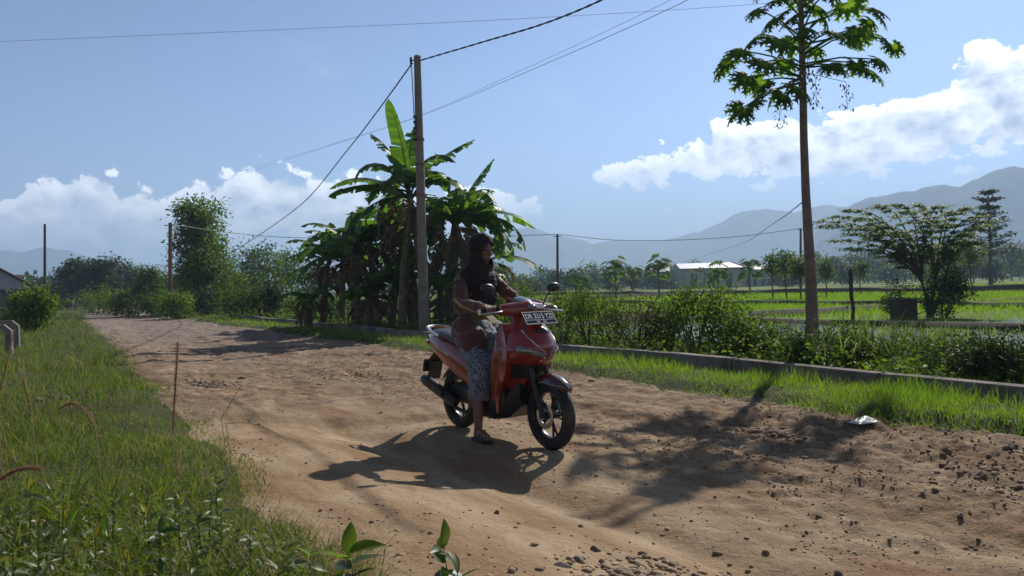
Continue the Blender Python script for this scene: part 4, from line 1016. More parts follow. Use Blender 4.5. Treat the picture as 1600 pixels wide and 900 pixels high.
grass('right_verge_turf', 70000, 4.3, 50, verge, .06, .005, 'grass_verge', 'short turf under the bright grass strip', lean=(.4, 1.3), segs=2)
grass('ditch_grass', 16000, 6, 60, lambda s, l: (l > 6.9) & (l < 7.24), .20, .004, 'leaf', 'dark grass growing out of the ditch', lean=(.1, .7))
grass('bank_grass', 120000, 7, 80, lambda s, l: (l > 7.46) & (l < 11.5), .17, .0036, 'leaf', 'rough grass on the bank between kerb and paddy', lean=(.15, 1.0), pw=.9, hf=lambda s, l: 1.15-.5*sm((l-9.2)/2))
# leafy ground cover behind the kerb
N = 42000; X, Y, s, l = scatter(N*2, 7.5, 60, lambda s, l: (l > 7.44) & (l < 10.2))
k = in_view(X, Y, X*0+.3, 60); X, Y, l = X[k], Y[k], l[k]; Z = hgt(X, Y) + rng.uniform(0, 1, len(X))**1.4*(.30+.22*fbm(X*1.3, Y*1.3, 84, 3)*2)
L = rng.uniform(.03, .075, len(X))*(1+Y/30); V, Fc = leaf_geo(np.stack([X, Y, Z], -1), rng.normal(size=(len(X), 3))*[1, 1, .5], rng.normal(size=(len(X), 3))*.6+[0, 0, .8], L, L*.55)
tag(mesh_np('bank_undergrowth', V, Fc, M['leaf_bright']), 'leafy undergrowth along the back of the kerb', kind='stuff')
# rice
def bunds(X, Y):
    s, l = sl_of(X, Y); return (np.abs(np.mod(s+3, 17.0)-8.5) < .35) | (np.abs(np.mod(l-13, 13.0)-6.5) < .30)
X, Y, s, l = scatter(260000, 11, 110, lambda s, l: (l > 11.0), .85)
k = in_view(X, Y, X*0, 60) & (X > -0.02*Y) ; X, Y, l, s = X[k], Y[k], l[k], s[k]
fl = .16 + .84*sm((Y-25)/9)         # thinly planted wet plot near, dense plots beyond
k = (rng.uniform(0, 1, len(X)) < np.clip(fl+.12*fbm(X*.5, Y*.5, 85, 3), .05, 1)) & ~bunds(X, Y); X, Y = X[k], Y[k]
row = .22; X = np.where(Y < 40, np.round(X/row)*row + rng.normal(0, .03, len(X)), X); Y2 = np.where(Y < 40, np.round(Y/row)*row + rng.normal(0, .03, len(X)), Y)
Z = hgt(X, Y2); V, Fc = blade_geo(np.stack([X, Y2, Z], -1), rng.uniform(.12, .26, len(X))*(1+.5*sm((Y-25)/9)), .006*(1+Y/9), rng.uniform(.1, .8, len(X)), rng.uniform(0, 6.28, len(X)), 2, .4)
tag(mesh_np('rice_crop', V, Fc, M['rice']), 'young bright green rice standing in the paddies', kind='stuff')
# paddy water: thin sheets in the near plots
m_, b_, o_ = mat_new('paddy_water')
g_ = b_.node('ShaderNodeNewGeometry').outputs['Position']
p_ = b_.node('ShaderNodeBsdfPrincipled', {'Base Color': (0.045, 0.05, 0.025), 'Roughness': 0.12, 'Specular IOR Level': 0.6})
b_.put(p_.inputs['Normal'], b_.node('ShaderNodeBump', {'Strength': 0.25, 'Distance': 0.02, 'Height': b_.noise(g_, 3.0, 3, 0.5)}).outputs[0]); b_.l.new(p_.outputs[0], o_.inputs[0])
def quad_sl(s0, s1, l0, l1, z): return [(*xy_of(a, b), z) for a, b in ((s0, l0), (s1, l0), (s1, l1), (s0, l1))]
mb = MB()
for i, (s0, s1, l0, l1) in enumerate([(-22, 2, 11.4, 18.8), (2.6, 19, 12.2, 18.8), (-22, -4, 19.6, 31), (-3.2, 12, 19.6, 26)]): mb.add(quad_sl(s0, s1, l0, l1, -.105), [(0, 1, 2, 3)])
tag(mb.build('paddy_water', m_, smooth=False), 'shallow still water between the rice seedlings', kind='structure')
# bunds
mb = MB()
def bund(s0, l0, s1, l1, w=.35, h=.22):
    a = Vector((*xy_of(s0, l0), -.2)); b = Vector((*xy_of(s1, l1), -.2)); t = (b-a).normalized(); n = Vector((-t.y, t.x, 0)); rings = []
    for i in range(41):
        q = a.lerp(b, i/40) + n*random.uniform(-.08, .08); hh = h*random.uniform(.8, 1.2); rings.append([q-n*w, q-n*w*.5+Vector((0, 0, hh)), q+n*w*.5+Vector((0, 0, hh)), q+n*w])
    mb.loft(rings)
bund(-25, 19.2, 60, 19.2); bund(2.3, 11, 2.3, 19); bund(-3.6, 19.4, -3.6, 34); bund(20, 11, 20, 60, .4, .25); bund(-30, 33, 70, 33, .4, .3)
bund(-40, 62, 120, 62, .7, .55); bund(60, 20, 60, 100, .6, .4)
tag(mb.build('paddy_bunds', pbr('bund_earth', (.055, .05, .03), .95, var=.4), angle=60), 'low earth bunds dividing the rice paddies', kind='structure')

# road pebbles: uncountable grit, then larger stones one by one
ICO = []
def rock_geo(n, c, r, seed=0, flat=.6):
    """angular rock: jittered low sphere"""
    bm_v = []; ph = (1+5**.5)/2
    V0 = np.array([(-1, ph, 0), (1, ph, 0), (-1, -ph, 0), (1, -ph, 0), (0, -1, ph), (0, 1, ph), (0, -1, -ph), (0, 1, -ph), (ph, 0, -1), (ph, 0, 1), (-ph, 0, -1), (-ph, 0, 1)])/1.9
    F0 = np.array([(0, 11, 5), (0, 5, 1), (0, 1, 7), (0, 7, 10), (0, 10, 11), (1, 5, 9), (5, 11, 4), (11, 10, 2), (10, 7, 6), (7, 1, 8), (3, 9, 4), (3, 4, 2), (3, 2, 6), (3, 6, 8), (3, 8, 9), (4, 9, 5), (2, 4, 11), (6, 2, 10), (8, 6, 7), (9, 8, 1)])
    V = V0[None]*rng.uniform(.7, 1.2, (n, 12, 1)) * rng.uniform(.6, 1.3, (n, 1, 3)); V[:, :, 2] *= flat
    V = V*np.asarray(r)[:, None, None] + np.asarray(c)[:, None, :]
    Fc = F0[None] + (np.arange(n)*12)[:, None, None]
    return V.reshape(-1, 3), Fc.reshape(-1, 3)
X, Y, s, l = scatter(60000, 2.6, 22, lambda s, l: (l > 1.0) & (l < 5.75))
pr = np.clip(.10 + .9*sm((l-2.3)/1.3) + .2*sm((1.5-l)/.4), 0, 1)*np.clip(.5+1.6*fbm(X*.9, Y*.9, 86, 4), .05, 1)
k = rng.uniform(0, 1, len(X)) < pr; X, Y = X[k], Y[k]; r = .0035*np.exp(rng.normal(0, .6, len(X)))*(1+Y*.10); r = np.minimum(r, .013)
V, Fc = rock_geo(len(X), np.stack([X, Y, hgt(X, Y)+.006+r*.15], -1), r)
def grit_mat():
    m, b, out = mat_new('road_grit'); ri = b.node('ShaderNodeNewGeometry').outputs['Random Per Island']
    c = b.ramp(ri, [(0, (.15, .10, .062)), (.5, (.24, .16, .10)), (.85, (.33, .23, .15)), (1, (.45, .37, .28))])
    p = b.node('ShaderNodeBsdfPrincipled', {'Base Color': c, 'Roughness': .9}); b.l.new(p.outputs[0], out.inputs[0]); return m
M['grit'] = grit_mat(); M['crust'] = pbr('crust_lumps', (.20, .125, .08), .95, var=.5, vscale=3, bump=.6)
tag(mesh_np('road_gravel', V, Fc, M['grit']), 'loose grit and small pebbles scattered on the earth road', kind='stuff')
def patch(name, px, py, rx, ry, n, r0, r1, mat, label):
    g = gnd(px, py); sx, lx = sl_of(g.x, g.y); a = rng.uniform(0, 6.28, n); q = np.abs(rng.normal(0, .5, n))
    s = sx + np.sin(a)*q*ry; l = lx + np.cos(a)*q*rx; X, Y = xy_of(s, l); r = r0+(r1-r0)*rng.uniform(0, 1, n)**2.2
    V, Fc = rock_geo(n, np.stack([X, Y, hgt(X, Y)+.006+r*.12], -1), r); return tag(mesh_np(name, V, Fc, M[mat]), label, kind='stuff')
patch('pothole_gravel', 325, 608, .36, .50, 420, .006, .030, 'stone_dark', 'dark loose gravel filling the pothole on the left')
patch('broken_crust', 1195, 672, .6, 1.1, 320, .006, .030, 'crust', 'broken dark crust in the shadow near the right verge')
patch('broken_crust_edge', 1545, 735, .5, .9, 180, .006, .030, 'crust', 'broken crust lumps near the right edge')
patch('rubble_foreground', 1000, 893, .70, .28, 260, .006, .026, 'grit', 'rubble of small stones at the bottom of the picture')
patch('rubble_middle', 560, 585, 1.0, 1.8, 320, .005, .024, 'crust', 'broken crust lumps beyond the ledge')
patch('verge_rubble', 240, 560, .4, 2.2, 200, .006, .02, 'crust', 'small lumps along the left road edge')
def rock(px, py, size, label, mat='stone', flat=.5):
    size *= .72
    g = gnd(px, py, .03); z = hz(g.x, g.y)+.006; mb = MB(); rr = []
    import bmesh
    bm = bmesh.new(); bmesh.ops.create_icosphere(bm, subdivisions=3, radius=1.0)
    pl = [(Vector((random.uniform(-1, 1), random.uniform(-1, 1), random.uniform(-.6, 1))).normalized(), random.uniform(.55, .85)) for _ in range(9)]
    sx, sy = random.uniform(.8, 1.3), random.uniform(.7, 1.1)
    for v in bm.verts:
        p = v.co.copy()
        for n_, d_ in pl:
            e = p.dot(n_)-d_
            if e > 0: p -= n_*e
        p *= 1 + .05*random.uniform(-1, 1); v.co = Vector((p.x*sx, p.y*sy, p.z*flat))*size
    me = bpy.data.meshes.new('stone'); bm.to_mesh(me); bm.free(); me.materials.append(M[mat]); o = bpy.data.objects.new('stone', me); COL.objects.link(o)
    o.location = (g.x, g.y, z+size*flat*.25); o.rotation_euler = (random.uniform(-.2, .2), random.uniform(-.2, .2), random.uniform(0, 6)); return tag(o, label, 'stone', 'larger stones lying on the road')
for a in [(1207,664,.10,'pale brown rock in the papaya shadow','stone',.5),(1530,733,.075,'rounded dark stone on the right of the road','stone_dark',.8),(378,593,.07,'dark stone just beyond the gravel pothole','stone_dark',.6),
 (776,795,.028,'small dark stone below the rider shadow','stone_dark',.8),(1308,866,.032,'dark stone near the bottom, right of centre','stone_dark',.8),(930,850,.03,'dark stone left of the bottom rubble','stone_dark',.8),
 (970,888,.055,'flat pale slab stone in the bottom rubble','stone',.35),(905,878,.05,'brown lump in the bottom rubble, left of the pale slab','stone',.5),(880,895,.05,'flat stone at the bottom edge under the brown lump','stone',.35),
 (835,858,.030,'small brown stone beside the wheel rut','stone',.6),(1030,893,.04,'grey stone right of the pale slab','stone',.5),(1085,882,.028,'dark crumb of crust at the bottom right of the rubble','stone_dark',.7),
 (907,803,.024,'small stone halfway between scooter and rubble','stone_dark',.7),(1462,762,.03,'small stone under the right crust lumps','stone_dark',.7),(1500,795,.022,'lone pebble low on the right','stone_dark',.8),
 (1575,700,.05,'dark stone against the grass at the right edge','stone_dark',.5),(1170,695,.05,'dark lump at the papaya shadow trunk','stone_dark',.5),(1260,672,.05,'flat lump right of the pale brown rock','stone',.4),
 (595,640,.03,'small stone on the ledge left of the rear wheel','stone',.6),(500,602,.05,'flat dark lump beyond the ledge','stone_dark',.35),(648,575,.06,'dark crust lump left of the scooter tail','stone_dark',.35),
 (925,592,.07,'grey rock at the verge right of the front fender','stone',.5),(405,660,.03,'small stone at the left road edge by the dry stalks','stone',.6),(250,612,.03,'small stone at the left road edge before the pothole','stone_dark',.6)]:
    rock(*a)
# crumpled white plastic bag
g = gnd(1350, 664, .03); V, Fs = [], []; n = 9
for i in range(n+1):
    for j in range(n+1):
        u, v = i/n*2-1, j/n*2-1; V.append((u*.115, v*.06, .012+.035*max(0, 1-u*u)*max(0, 1-v*v)*random.uniform(.2, 1.5)))
for i in range(n):
    for j in range(n): a = i*(n+1)+j; Fs.append((a, a+n+1, a+n+2, a+1))
o = mesh_np('plastic_bag', V, Fs, pbr('white_plastic', (.50, .51, .49), .35, var=.1)); o.location = (g.x, g.y, hz(g.x, g.y)+.01); o.rotation_euler = (0, 0, .4); o.modifiers.new('s', 'SOLIDIFY').thickness = .002; tag(o, 'crumpled white plastic bag lying by the right verge', 'plastic bag')

# ------------------------------------------------------------------ foreground plants
def stalk(px0, py0, px1, py1, d, label, bend=0.0, r=.007, mat='rust', head=1.0):
    a, b = at(px0, py0, d), at(px1, py1, d); z = hz(a.x, a.y); a.z = min(a.z, max(z, a.z)); 
    up = Vector((0, 0, 1)); pts = []
    for k in range(15): t = k/14; pts.append(a.lerp(b, t) + up*bend*math.sin(math.pi*min(1, t*1.0)))
    root = empty('seed_stalk', a); tag(root, label, 'grass stalk', 'dry seed stalks over the left verge')
    g0 = Vector((a.x+.03, a.y, z-.02)) - a
    MB().tube([g0, (a-a)+Vector((.005, 0, 0)), *[p-a for p in pts[1:3]]], .0025, 5).build('stem', M['straw'], root)
    i0 = int(14*(1-head)); mb = MB(); q = [p-a for p in pts[i0:]]; mb.tube(q, [r*.45*(1-.5*abs(2*k/(len(q)-1)-1)) for k in range(len(q))], 7)
    o = mb.build('seed_head', M[mat], root)
    P_ = []
    for k in range(len(q)-1):
        for _ in range(60): P_.append(q[k].lerp(q[k+1], random.random()))
    P_ = np.array([tuple(p) for p in P_]); n_ = len(P_); dr = rng.normal(size=(n_, 3)); V, Fc = leaf_geo(P_, dr, rng.normal(size=(n_, 3)), rng.uniform(.6, 1.3, n_)*r*1.5, np.full(n_, r*.22), .1)
    mesh_np('bristles', V, Fc, M[mat], parent=root)
stalk(270, 672, 278, 535, 4.2, 'upright rust brown seed spike at the road edge', r=.011)
stalk(148, 668, 92, 640, 4.0, 'pale arching seed head curled over in the left grass', .075, .011, 'straw')
stalk(-20, 768, 66, 733, 2.9, 'rust red arching seed head at the left picture edge', .035, .010)
stalk(48, 640, 36, 592, 4.4, 'short pale seed head standing left in the grass', 0, .009, 'straw')
stalk(-6, 632, 22, 515, 4.0, 'tall tan seed stalk at the extreme left edge', -.02, .008, 'straw')
stalk(352, 662, 452, 690, 4.9, 'thin dry stalk bent out over the road edge', .05, .005, 'straw')
stalk(345, 655, 378, 600, 5.2, 'thin wiry stalk leaning toward the pothole', 0, .0035, 'wood')
def ovate(V, Fs, c, d, n, L, W, curl=.25, seg=7):
    d = d.normalized(); s = d.cross(n).normalized(); n = s.cross(d).normalized(); k = len(V)
    for i in range(seg+1):
        t = i/seg; w = W*.5*math.sin(math.pi*min(1, t**.8*1.0))**.8 if 0 < i < seg else 0.0005
        p = c + d*L*t - n*curl*L*t*t
        V += [p - s*w + n*w*.35, p, p + s*w + n*w*.35]
    for i in range(seg):
        a = k+i*3; Fs += [(a, a+1, a+4), (a, a+4, a+3), (a+1, a+2, a+5), (a+1, a+5, a+4)]
def seedling(px, py, d, h, nl, L, label, mat='weed', yellow=0, base_z=None, group='broad leafed weeds in the foreground', tip='weed_yellow', aspect=.42):
    """leafy top seen at px,py"""
    t_ = at(px, py, d); gz = hz(t_.x, t_.y); b = Vector((t_.x+random.uniform(-.02, .02), t_.y, gz-.01)); H_ = t_.z - gz
    root = empty('weed_plant', b); tag(root, label, 'weed', group); q = t_-b
    pts = [Vector((0, 0, 0)), q*.5+Vector((random.uniform(-.01, .01), 0, 0)), q]
    MB().tube(pts, [.0030, .0024, .0015], 6).build('stem', M['leaf_bright'], root)
    V, Fs, V2, F2 = [], [], [], []
    for i in range(nl):
        z = 1 - (i/nl)*min(1, h/max(H_, .05)); a = i*2.2+random.uniform(-.5, .5); e = random.uniform(-.3, .9) + (.5 if i < 3 else 0)
        dr = Vector((math.cos(a)*math.cos(e), math.sin(a)*math.cos(e), math.sin(e))); tgt = (V2, F2) if i < yellow else (V, Fs)
        ovate(tgt[0], tgt[1], q*z, dr, Vector((random.uniform(-.8, .8), random.uniform(-.9, .4), 1)), L*random.uniform(.7, 1.15), L*aspect, random.uniform(.1, .5))
    if V: mesh_np('leaves', [tuple(v) for v in V], Fs, M[mat], parent=root, smooth=True)
    if V2: mesh_np('young_leaves', [tuple(v) for v in V2], F2, M[tip], parent=root, smooth=True)
M['gloss_leaf'] = leafm('glossy_dark_leaf', (.022, .050, .014), (.05, .090, .022), .3, .45, spec=.35)
seedling(545, 862, 2.55, .14, 10, .105, 'glossy seedling in front of the road, left of centre', 'gloss_leaf', 3, tip='leaf_bright', aspect=.5)
seedling(692, 850, 2.5, .12, 8, .075, 'small dark seedling at the bottom centre', 'gloss_leaf', 2, tip='leaf_bright', aspect=.55)
seedling(715, 892, 2.4, .05, 5, .07, 'low seedling at the bottom edge right of the small dark one', 'gloss_leaf', 0)
seedling(485, 868, 2.55, .06, 6, .085, 'seedling with one upright pale leaf at the grass edge', 'weed', 2, tip='leaf_bright')
spots = [(340,745,3.1,'whitish leafed weed high on the right of the weed bed'),(275,772,2.9,'weed with pale curled leaf in the middle of the weed bed'),(345,800,2.7,'silvery weed near the road edge of the weed bed'),
 (100,745,3.0,'weed with two yellow top leaves beside the rust red arching head'),(48,758,2.8,'yellow tipped weed at the left edge under the rust red head'),(105,800,2.6,'bright yellow leafed weed low on the left'),
 (200,865,2.4,'bright yellow leafed weed at the bottom left'),(20,862,2.4,'dull yellow weed in the bottom left corner'),(280,778,2.75,'yellow green sprig in the weed bed'),(250,830,2.5,'dark leafy weed at the bottom of the weed bed'),
 (150,835,2.5,'pale pointed weed between the yellow leafed weeds'),(300,860,2.45,'low silvery weed at the bottom edge'),(390,825,2.6,'small pale weed by the road grass edge'),(370,880,2.45,'leafy weed at the bottom edge right of the weed bed'),
 (70,890,2.3,'weed clump cut by the bottom edge at the left'),(230,800,2.65,'greyish weed behind the bottom yellow leafed weed'),(180,775,2.8,'thin weed behind the pale pointed weed'),(435,885,2.45,'broad leafed weed at the bottom edge beside the grass'),
 (310,815,2.6,'silvery weed with folded leaves in the dark part of the weed bed'),(130,880,2.35,'dense pale weed at the bottom left'),(60,820,2.55,'grey green weed left of the bright yellow one'),(330,775,2.9,'two leafed pale sprig behind the silvery weed')]
for i, (px, py, d, lb) in enumerate(spots):
    y = 3 if 'yellow' in lb else 0; dark = 'dark' in lb
    seedling(px, py, d, .16, 15, random.uniform(.035, .06), lb, 'gloss_leaf' if dark else 'weed', y, aspect=random.choice((.26, .34, .45)))
# extra low leaf litter and weed leaves in the weed bed
N = 12000; px = rng.uniform(-40, 470, N); py = rng.uniform(760, 960, N); keep = py > 690 + px*.35; px, py = px[keep], py[keep]
a_ = (px-800)*ct-(py-450)*st; b__ = -((px-800)*st+(py-450)*ct); z0 = rng.uniform(.04, .27, len(px)); Y = (z0-H)*F/b__; k = (Y > 1.7) & (Y < 4.5); X = (a_/F*Y)[k]; Y = Y[k]; z0 = z0[k]
s, l = sl_of(X, Y); k = l < edges(s)[0]-.05; X, Y, z0 = X[k], Y[k], z0[k]
L = rng.uniform(.015, .055, len(X)); V, Fc = leaf_geo(np.stack([X, Y, z0], -1), rng.normal(size=(len(X), 3))*[1, 1, .8], rng.normal(size=(len(X), 3))+[0, -.3, .5], L, L*rng.uniform(.2, .6, len(X)))
tag(mesh_np('weed_bed', V, Fc, M['weed']), 'tangled low weeds filling the bottom left', kind='stuff')
# long upright blades in the weed bed
bl_ = [(165,735,3.0),(60,800,2.6),(100,690,3.2),(300,800,2.6),(215,760,2.8),(140,860,2.4),(255,880,2.4),(350,835,2.6),(30,720,2.9),(395,840,2.6)]
for i, (px, py, d) in enumerate(bl_):
    t_ = at(px, py, d); gz = hz(t_.x, t_.y); n = 9; base = np.tile(np.array([[t_.x, t_.y, gz]]), (n, 1)) + rng.normal(0, .015, (n, 3))*[1, 1, 0]
    V, Fc = blade_geo(base, (t_.z-gz)*rng.uniform(.5, 1.05, n), np.full(n, .013), rng.uniform(.1, .9, n), rng.uniform(0, 6.28, n), 7, .5)
    o = mesh_np('grass_tuft', V-np.array([t_.x, t_.y, gz]), Fc, M['grass']); o.location = (t_.x, t_.y, gz)
    tag(o, ['broad bladed tuft with one tall pale blade in the weed bed', 'broad bladed tuft at the far left of the weed bed', 'broad bladed tuft highest in the weed bed', 'broad bladed tuft near the silvery weeds', 'broad bladed tuft behind the greyish weed', 'broad bladed tuft among the yellow leafed weeds', 'broad bladed tuft at the bottom edge of the weed bed', 'broad bladed tuft at the right of the weed bed', 'broad bladed tuft over the rust red seed head', 'broad bladed tuft next to the road edge'][i], 'grass tuft', 'broad bladed grass tufts')
# pale rubble lumps in the left grass
for (px, py, s_, lb) in [(62,655,.07,'flat grey concrete chunk in the left grass'),(100,652,.055,'small pale concrete chunk in the left grass'),(138,650,.05,'brown stone half hidden in the left grass')]:
    rock(px, py, s_, lb, 'concrete' if 'concrete' in lb else 'stone', .6)
# ------------------------------------------------------------------ scooter
M['red'] = pbr('red_paint', (0.24, 0.015, 0.010), .30, coat=.7, var=.06, dirt=(.20, .05, .035), dscale=2.5)
M['black_pl'] = pbr('black_plastic', (.013, .013, .014), .42, var=.2, dirt=(.035, .028, .022), dscale=4)
M['dark_gloss'] = pbr('dark_gloss_fender', (.055, .010, .014), .25, coat=.8, var=.1)
M['rubber'] = pbr('tyre_rubber', (.014, .013, .013), .75, var=.3, dirt=(.07, .048, .034), dscale=7, bump=.3, bscale=90)
M['alloy'] = pbr('dark_alloy', (.03, .03, .032), .35, metal=.6)
M['steel'] = pbr('bright_steel', (.55, .55, .56), .25, metal=1.0, var=.08)
M['lens'] = pbr('headlight_lens', (.26, .27, .29), .12, metal=.6, coat=1.0, var=.5, vscale=45)
M['screen'] = pbr('meter_screen', (.10, .12, .15), .15, coat=1.0)
M['seat'] = pbr('seat_vinyl', (.022, .021, .023), .38, var=.1, bump=.15, bscale=120)
M['red_lens'] = pbr('tail_lens', (.25, .01, .01), .2, coat=1.0)
M['white_strip'] = pbr('silver_strip', (.75, .75, .76), .2, metal=.7, coat=.8)
M['plate_black'] = pbr('plate_black', (.010, .012, .020), .22, coat=.8, var=.05)
M['plate_white'] = pbr('plate_white', (.78, .78, .78), .4, var=.03)
M['skin'] = pbr('skin', (.17, .085, .056), .55, var=.08)

def build_scooter(loc, rz, label):
    S = empty('motor_scooter', loc, rz); tag(S, label, 'motor scooter')
    WB = 1.216; WR = .252
    def wheel(x, hw, name='wheel'):
        w = empty(name, (x, 0, WR)); w.parent = S
        mb = MB(); mb.lathe_y((0, 0, 0), [(.178, -.030), (.186, -hw*.9), (.212, -hw), (.236, -hw*.86), (.248, -hw*.45), (WR, 0), (.248, hw*.45), (.236, hw*.86), (.212, hw), (.186, hw*.9), (.178, .030)], 56)
        mb.build('tyre', M['rubber'], w)
        mb = MB(); mb.lathe_y((0, 0, 0), [(.182, -.034), (.170, -.036), (.160, -.026), (.157, 0), (.160, .026), (.170, .036), (.182, .034), (.172, 0)], 48)
        mb.tube([(0, -.055, 0), (0, .055, 0)], .032, 18)
        for k in range(5):
            for dv in (-.16, .16):
                a = k*2*math.pi/5; a1 = a+dv; mb.tube([(.025*math.cos(a), 0, .025*math.sin(a)), (.09*math.cos(a+dv*.35), .004, .09*math.sin(a+dv*.35)), (.165*math.cos(a1), 0, .165*math.sin(a1))], [.013, .010, .009], 6)
        mb.build('rim', M['alloy'], w)
        return w
    fw = wheel(WB, .041); rw = wheel(0, .048)
    mb = MB(); mb.lathe_y((0, -.052, 0), [(.060, -.002), (.095, -.002), (.095, .002), (.060, .002)], 36); mb.build('brake_disc', M['steel'], fw)
    # nose surface
    lv = [(.40,.84,.93,.10),(.50,.82,1.04,.150),(.58,.83,1.10,.178),(.66,.86,1.185,.202),(.72,.88,1.215,.205),(.78,.89,1.205,.178),(.85,.90,1.165,.142),(.91,.90,1.105,.108),(.955,.90,1.04,.085)]
    LZ = [q[0] for q in lv]
    def S_(t, z, off=0.0):
        xb, xf, w = (float(np.interp(z, LZ, [q[k] for q in lv])) for k in (1, 2, 3))
        x = xb + (xf-xb)*max(0, math.cos(t))**.85; y = w*math.sin(t)*(1.0)
        n = Vector((math.cos(t)*w, math.sin(t)*(xf-xb), 0)).normalized()
        return Vector((x, y, z)) + n*off
    mb = MB(); rings = []
    for i in range(25):
        z = .40 + (.955-.40)*i/24; r_ = [S_(-math.pi/2 + math.pi*j/26, z) for j in range(27)]; xb = r_[0].x
        r_ += [Vector((xb-.01, r_[-1].y*.7, z)), Vector((xb-.012, 0, z)), Vector((xb-.01, -r_[-1].y*.7, z))]; rings.append(r_)
    fixn(mb.loft(rings).build('front_cowl', M['red'], S))
    def patch(name, mat, t0, t1, zlo, zhi, off, nt=12, nz=6):
        for sg in (-1, 1):
            mb = MB(); rows = []
            for i in range(nt+1):
                q = i/nt; t = t0+(t1-t0)*q; a, b = zlo(q), zhi(q); rows.append([S_(sg*t, a+(b-a)*j/nz, off*(1 if 0 < j < nz else .2)) for j in range(nz+1)])
            mb.loft(rows, cap=False, closed=False); o = mb.build(name, M[mat] if isinstance(mat, str) else mat, S); fixn(o)
    patch('headlight', 'lens', R(5), R(60), lambda q: .655+.045*q+.01*math.sin(q*3), lambda q: .692+.060*q, .008)
    patch('position_light', 'white_strip', R(8), R(58), lambda q: .700+.150*q**1.1, lambda q: .708+.158*q**1.1, .007, 14, 2)
    patch('lower_mouth', 'black_pl', R(0.1), R(66), lambda q: .50, lambda q: .600+.02*q, .005)
    patch('side_decal', 'white_strip', R(70), R(84), lambda q: .592-.03*q, lambda q: .597-.03*q, .004, 6, 1)
    patch('beak_recess', 'black_pl', R(.1), R(24), lambda q: .835, lambda q: .885-.02*q, .004)
    # leg shield wings and inner panel
    for sg in (-1, 1):
        pl_ = [(.865, .90), (.93, .80), (.985, .66), (.965, .56), (.87, .45), (.81, .34), (.78, .235), (.66, .215), (.70, .33), (.745, .48), (.79, .66), (.81, .84)]
        outer = [(x, sg*(.155 + .06*math.exp(-((z-.62)/.2)**2)), z) for x, z in pl_]; mid_ = [(x*.985+.012, sg*(.145+.075*math.exp(-((z-.62)/.2)**2)), z*.98+.011) for x, z in pl_]; inner = [(x, sg*.10, z) for x, z in pl_]
        fixn(MB().loft([inner, outer, [(.5*(a[0]-.83)+.83, a[1]+sg*.012, .5*(a[2]-.56)+.56) for a in mid_]]).build('leg_shield', M['red'], S, angle=50))
    fixn(MB().loft([[(x, y, z) for y, z in ((-.15, .30), (.15, .30), (.17, .60), (.12, .90), (-.12, .90), (-.17, .60))] for x in (.765, .86)]).build('inner_panel', M['black_pl'], S, angle=30))
    fixn(MB().loft([[(x, y*w, z0+(z1-z0)*k) for (y, k) in ((-.8, 0), (.8, 0), (1, .3), (1, 1), (-1, 1), (-1, .3))] for (x, w, z0, z1) in ((.30, .12, .22, .34), (.45, .155, .175, .33), (.70, .165, .17, .32), (.86, .14, .20, .36), (.97, .09, .30, .48))]).build('floorboard', M['black_pl'], S, angle=35))
    # side body panels (one shell), seat, tail
    def ellring(x, zc, hz_, w, n=22, p=.75): return [(x, math.copysign(abs(math.sin(a))**p, math.sin(a))*w, zc+math.copysign(abs(math.cos(a))**p, math.cos(a))*hz_) for a in [2*math.pi*j/n for j in range(n)]]
    fixn(MB().loft([ellring(*q) for q in ((-.47,.760,.012,.03),(-.42,.748,.040,.070),(-.30,.705,.080,.118),(-.12,.655,.115,.148),(.08,.600,.145,.163),(.26,.540,.165,.160),(.40,.470,.165,.150),(.52,.385,.120,.140),(.60,.315,.055,.120))]).build('side_panel', M['red'], S, angle=60))
    fixn(MB().loft([ellring(x, zc, hh, w, 22, .6) for (x, zc, hh, w) in ((-.36,.800,.010,.05),(-.30,.800,.030,.095),(-.12,.785,.038,.125),(.02,.765,.036,.138),(.12,.742,.036,.145),(.30,.735,.036,.142),(.44,.738,.034,.115),(.52,.740,.014,.07))]).build('seat', M['seat'], S, angle=60))
    for sg in (-1, 1):
        MB().box((-.02, sg*.158, .655), (.24, .006, .014), Matrix.Rotation(.28, 3, 'Y')).build('side_decal', M['white_strip'], S)
    MB().tube([(-.10, .145, .775), (-.26, .135, .815), (-.40, .085, .845), (-.435, 0, .850), (-.40, -.085, .845), (-.26, -.135, .815), (-.10, -.145, .775)], .012, 8).build('grab_rail', M['steel'], S)
    fixn(MB().loft([ellring(x, z, h_, w, 14) for x, z, h_, w in ((-.485, .715, .012, .03), (-.455, .712, .028, .075), (-.40, .708, .032, .09))]).build('tail_light', M['red_lens'], S))
    ang = Matrix.Rotation(.42, 3, 'Y')
    mb = MB(); mb.box((-.36, 0, .60), (.26, .13, .02), Matrix.Rotation(-.62, 3, 'Y'), bev=.006); mb.box((-.475, 0, .500), (.022, .19, .115), Matrix.Rotation(.25, 3, 'Y'), bev=.006); mb.box((-.43, 0, .46), (.018, .13, .18), Matrix.Rotation(.35, 3, 'Y'), bev=.005); mb.build('mudguard', M['black_pl'], S)
    mb = MB(); rings = []
    for k in range(15):
        a = R(25 + 120*k/14); rings.append([((.268+dr)*math.cos(a), y, WR+(.268+dr)*math.sin(a)) for y, dr in ((-.06, -.02), (-.045, .006), (0, .014), (.045, .006), (.06, -.02), (.045, -.004), (0, .006), (-.045, -.004))])
    fixn(mb.loft(rings).build('rear_fender', M['black_pl'], S))
    # front fender with pointed tip
    mb = MB(); rings = []
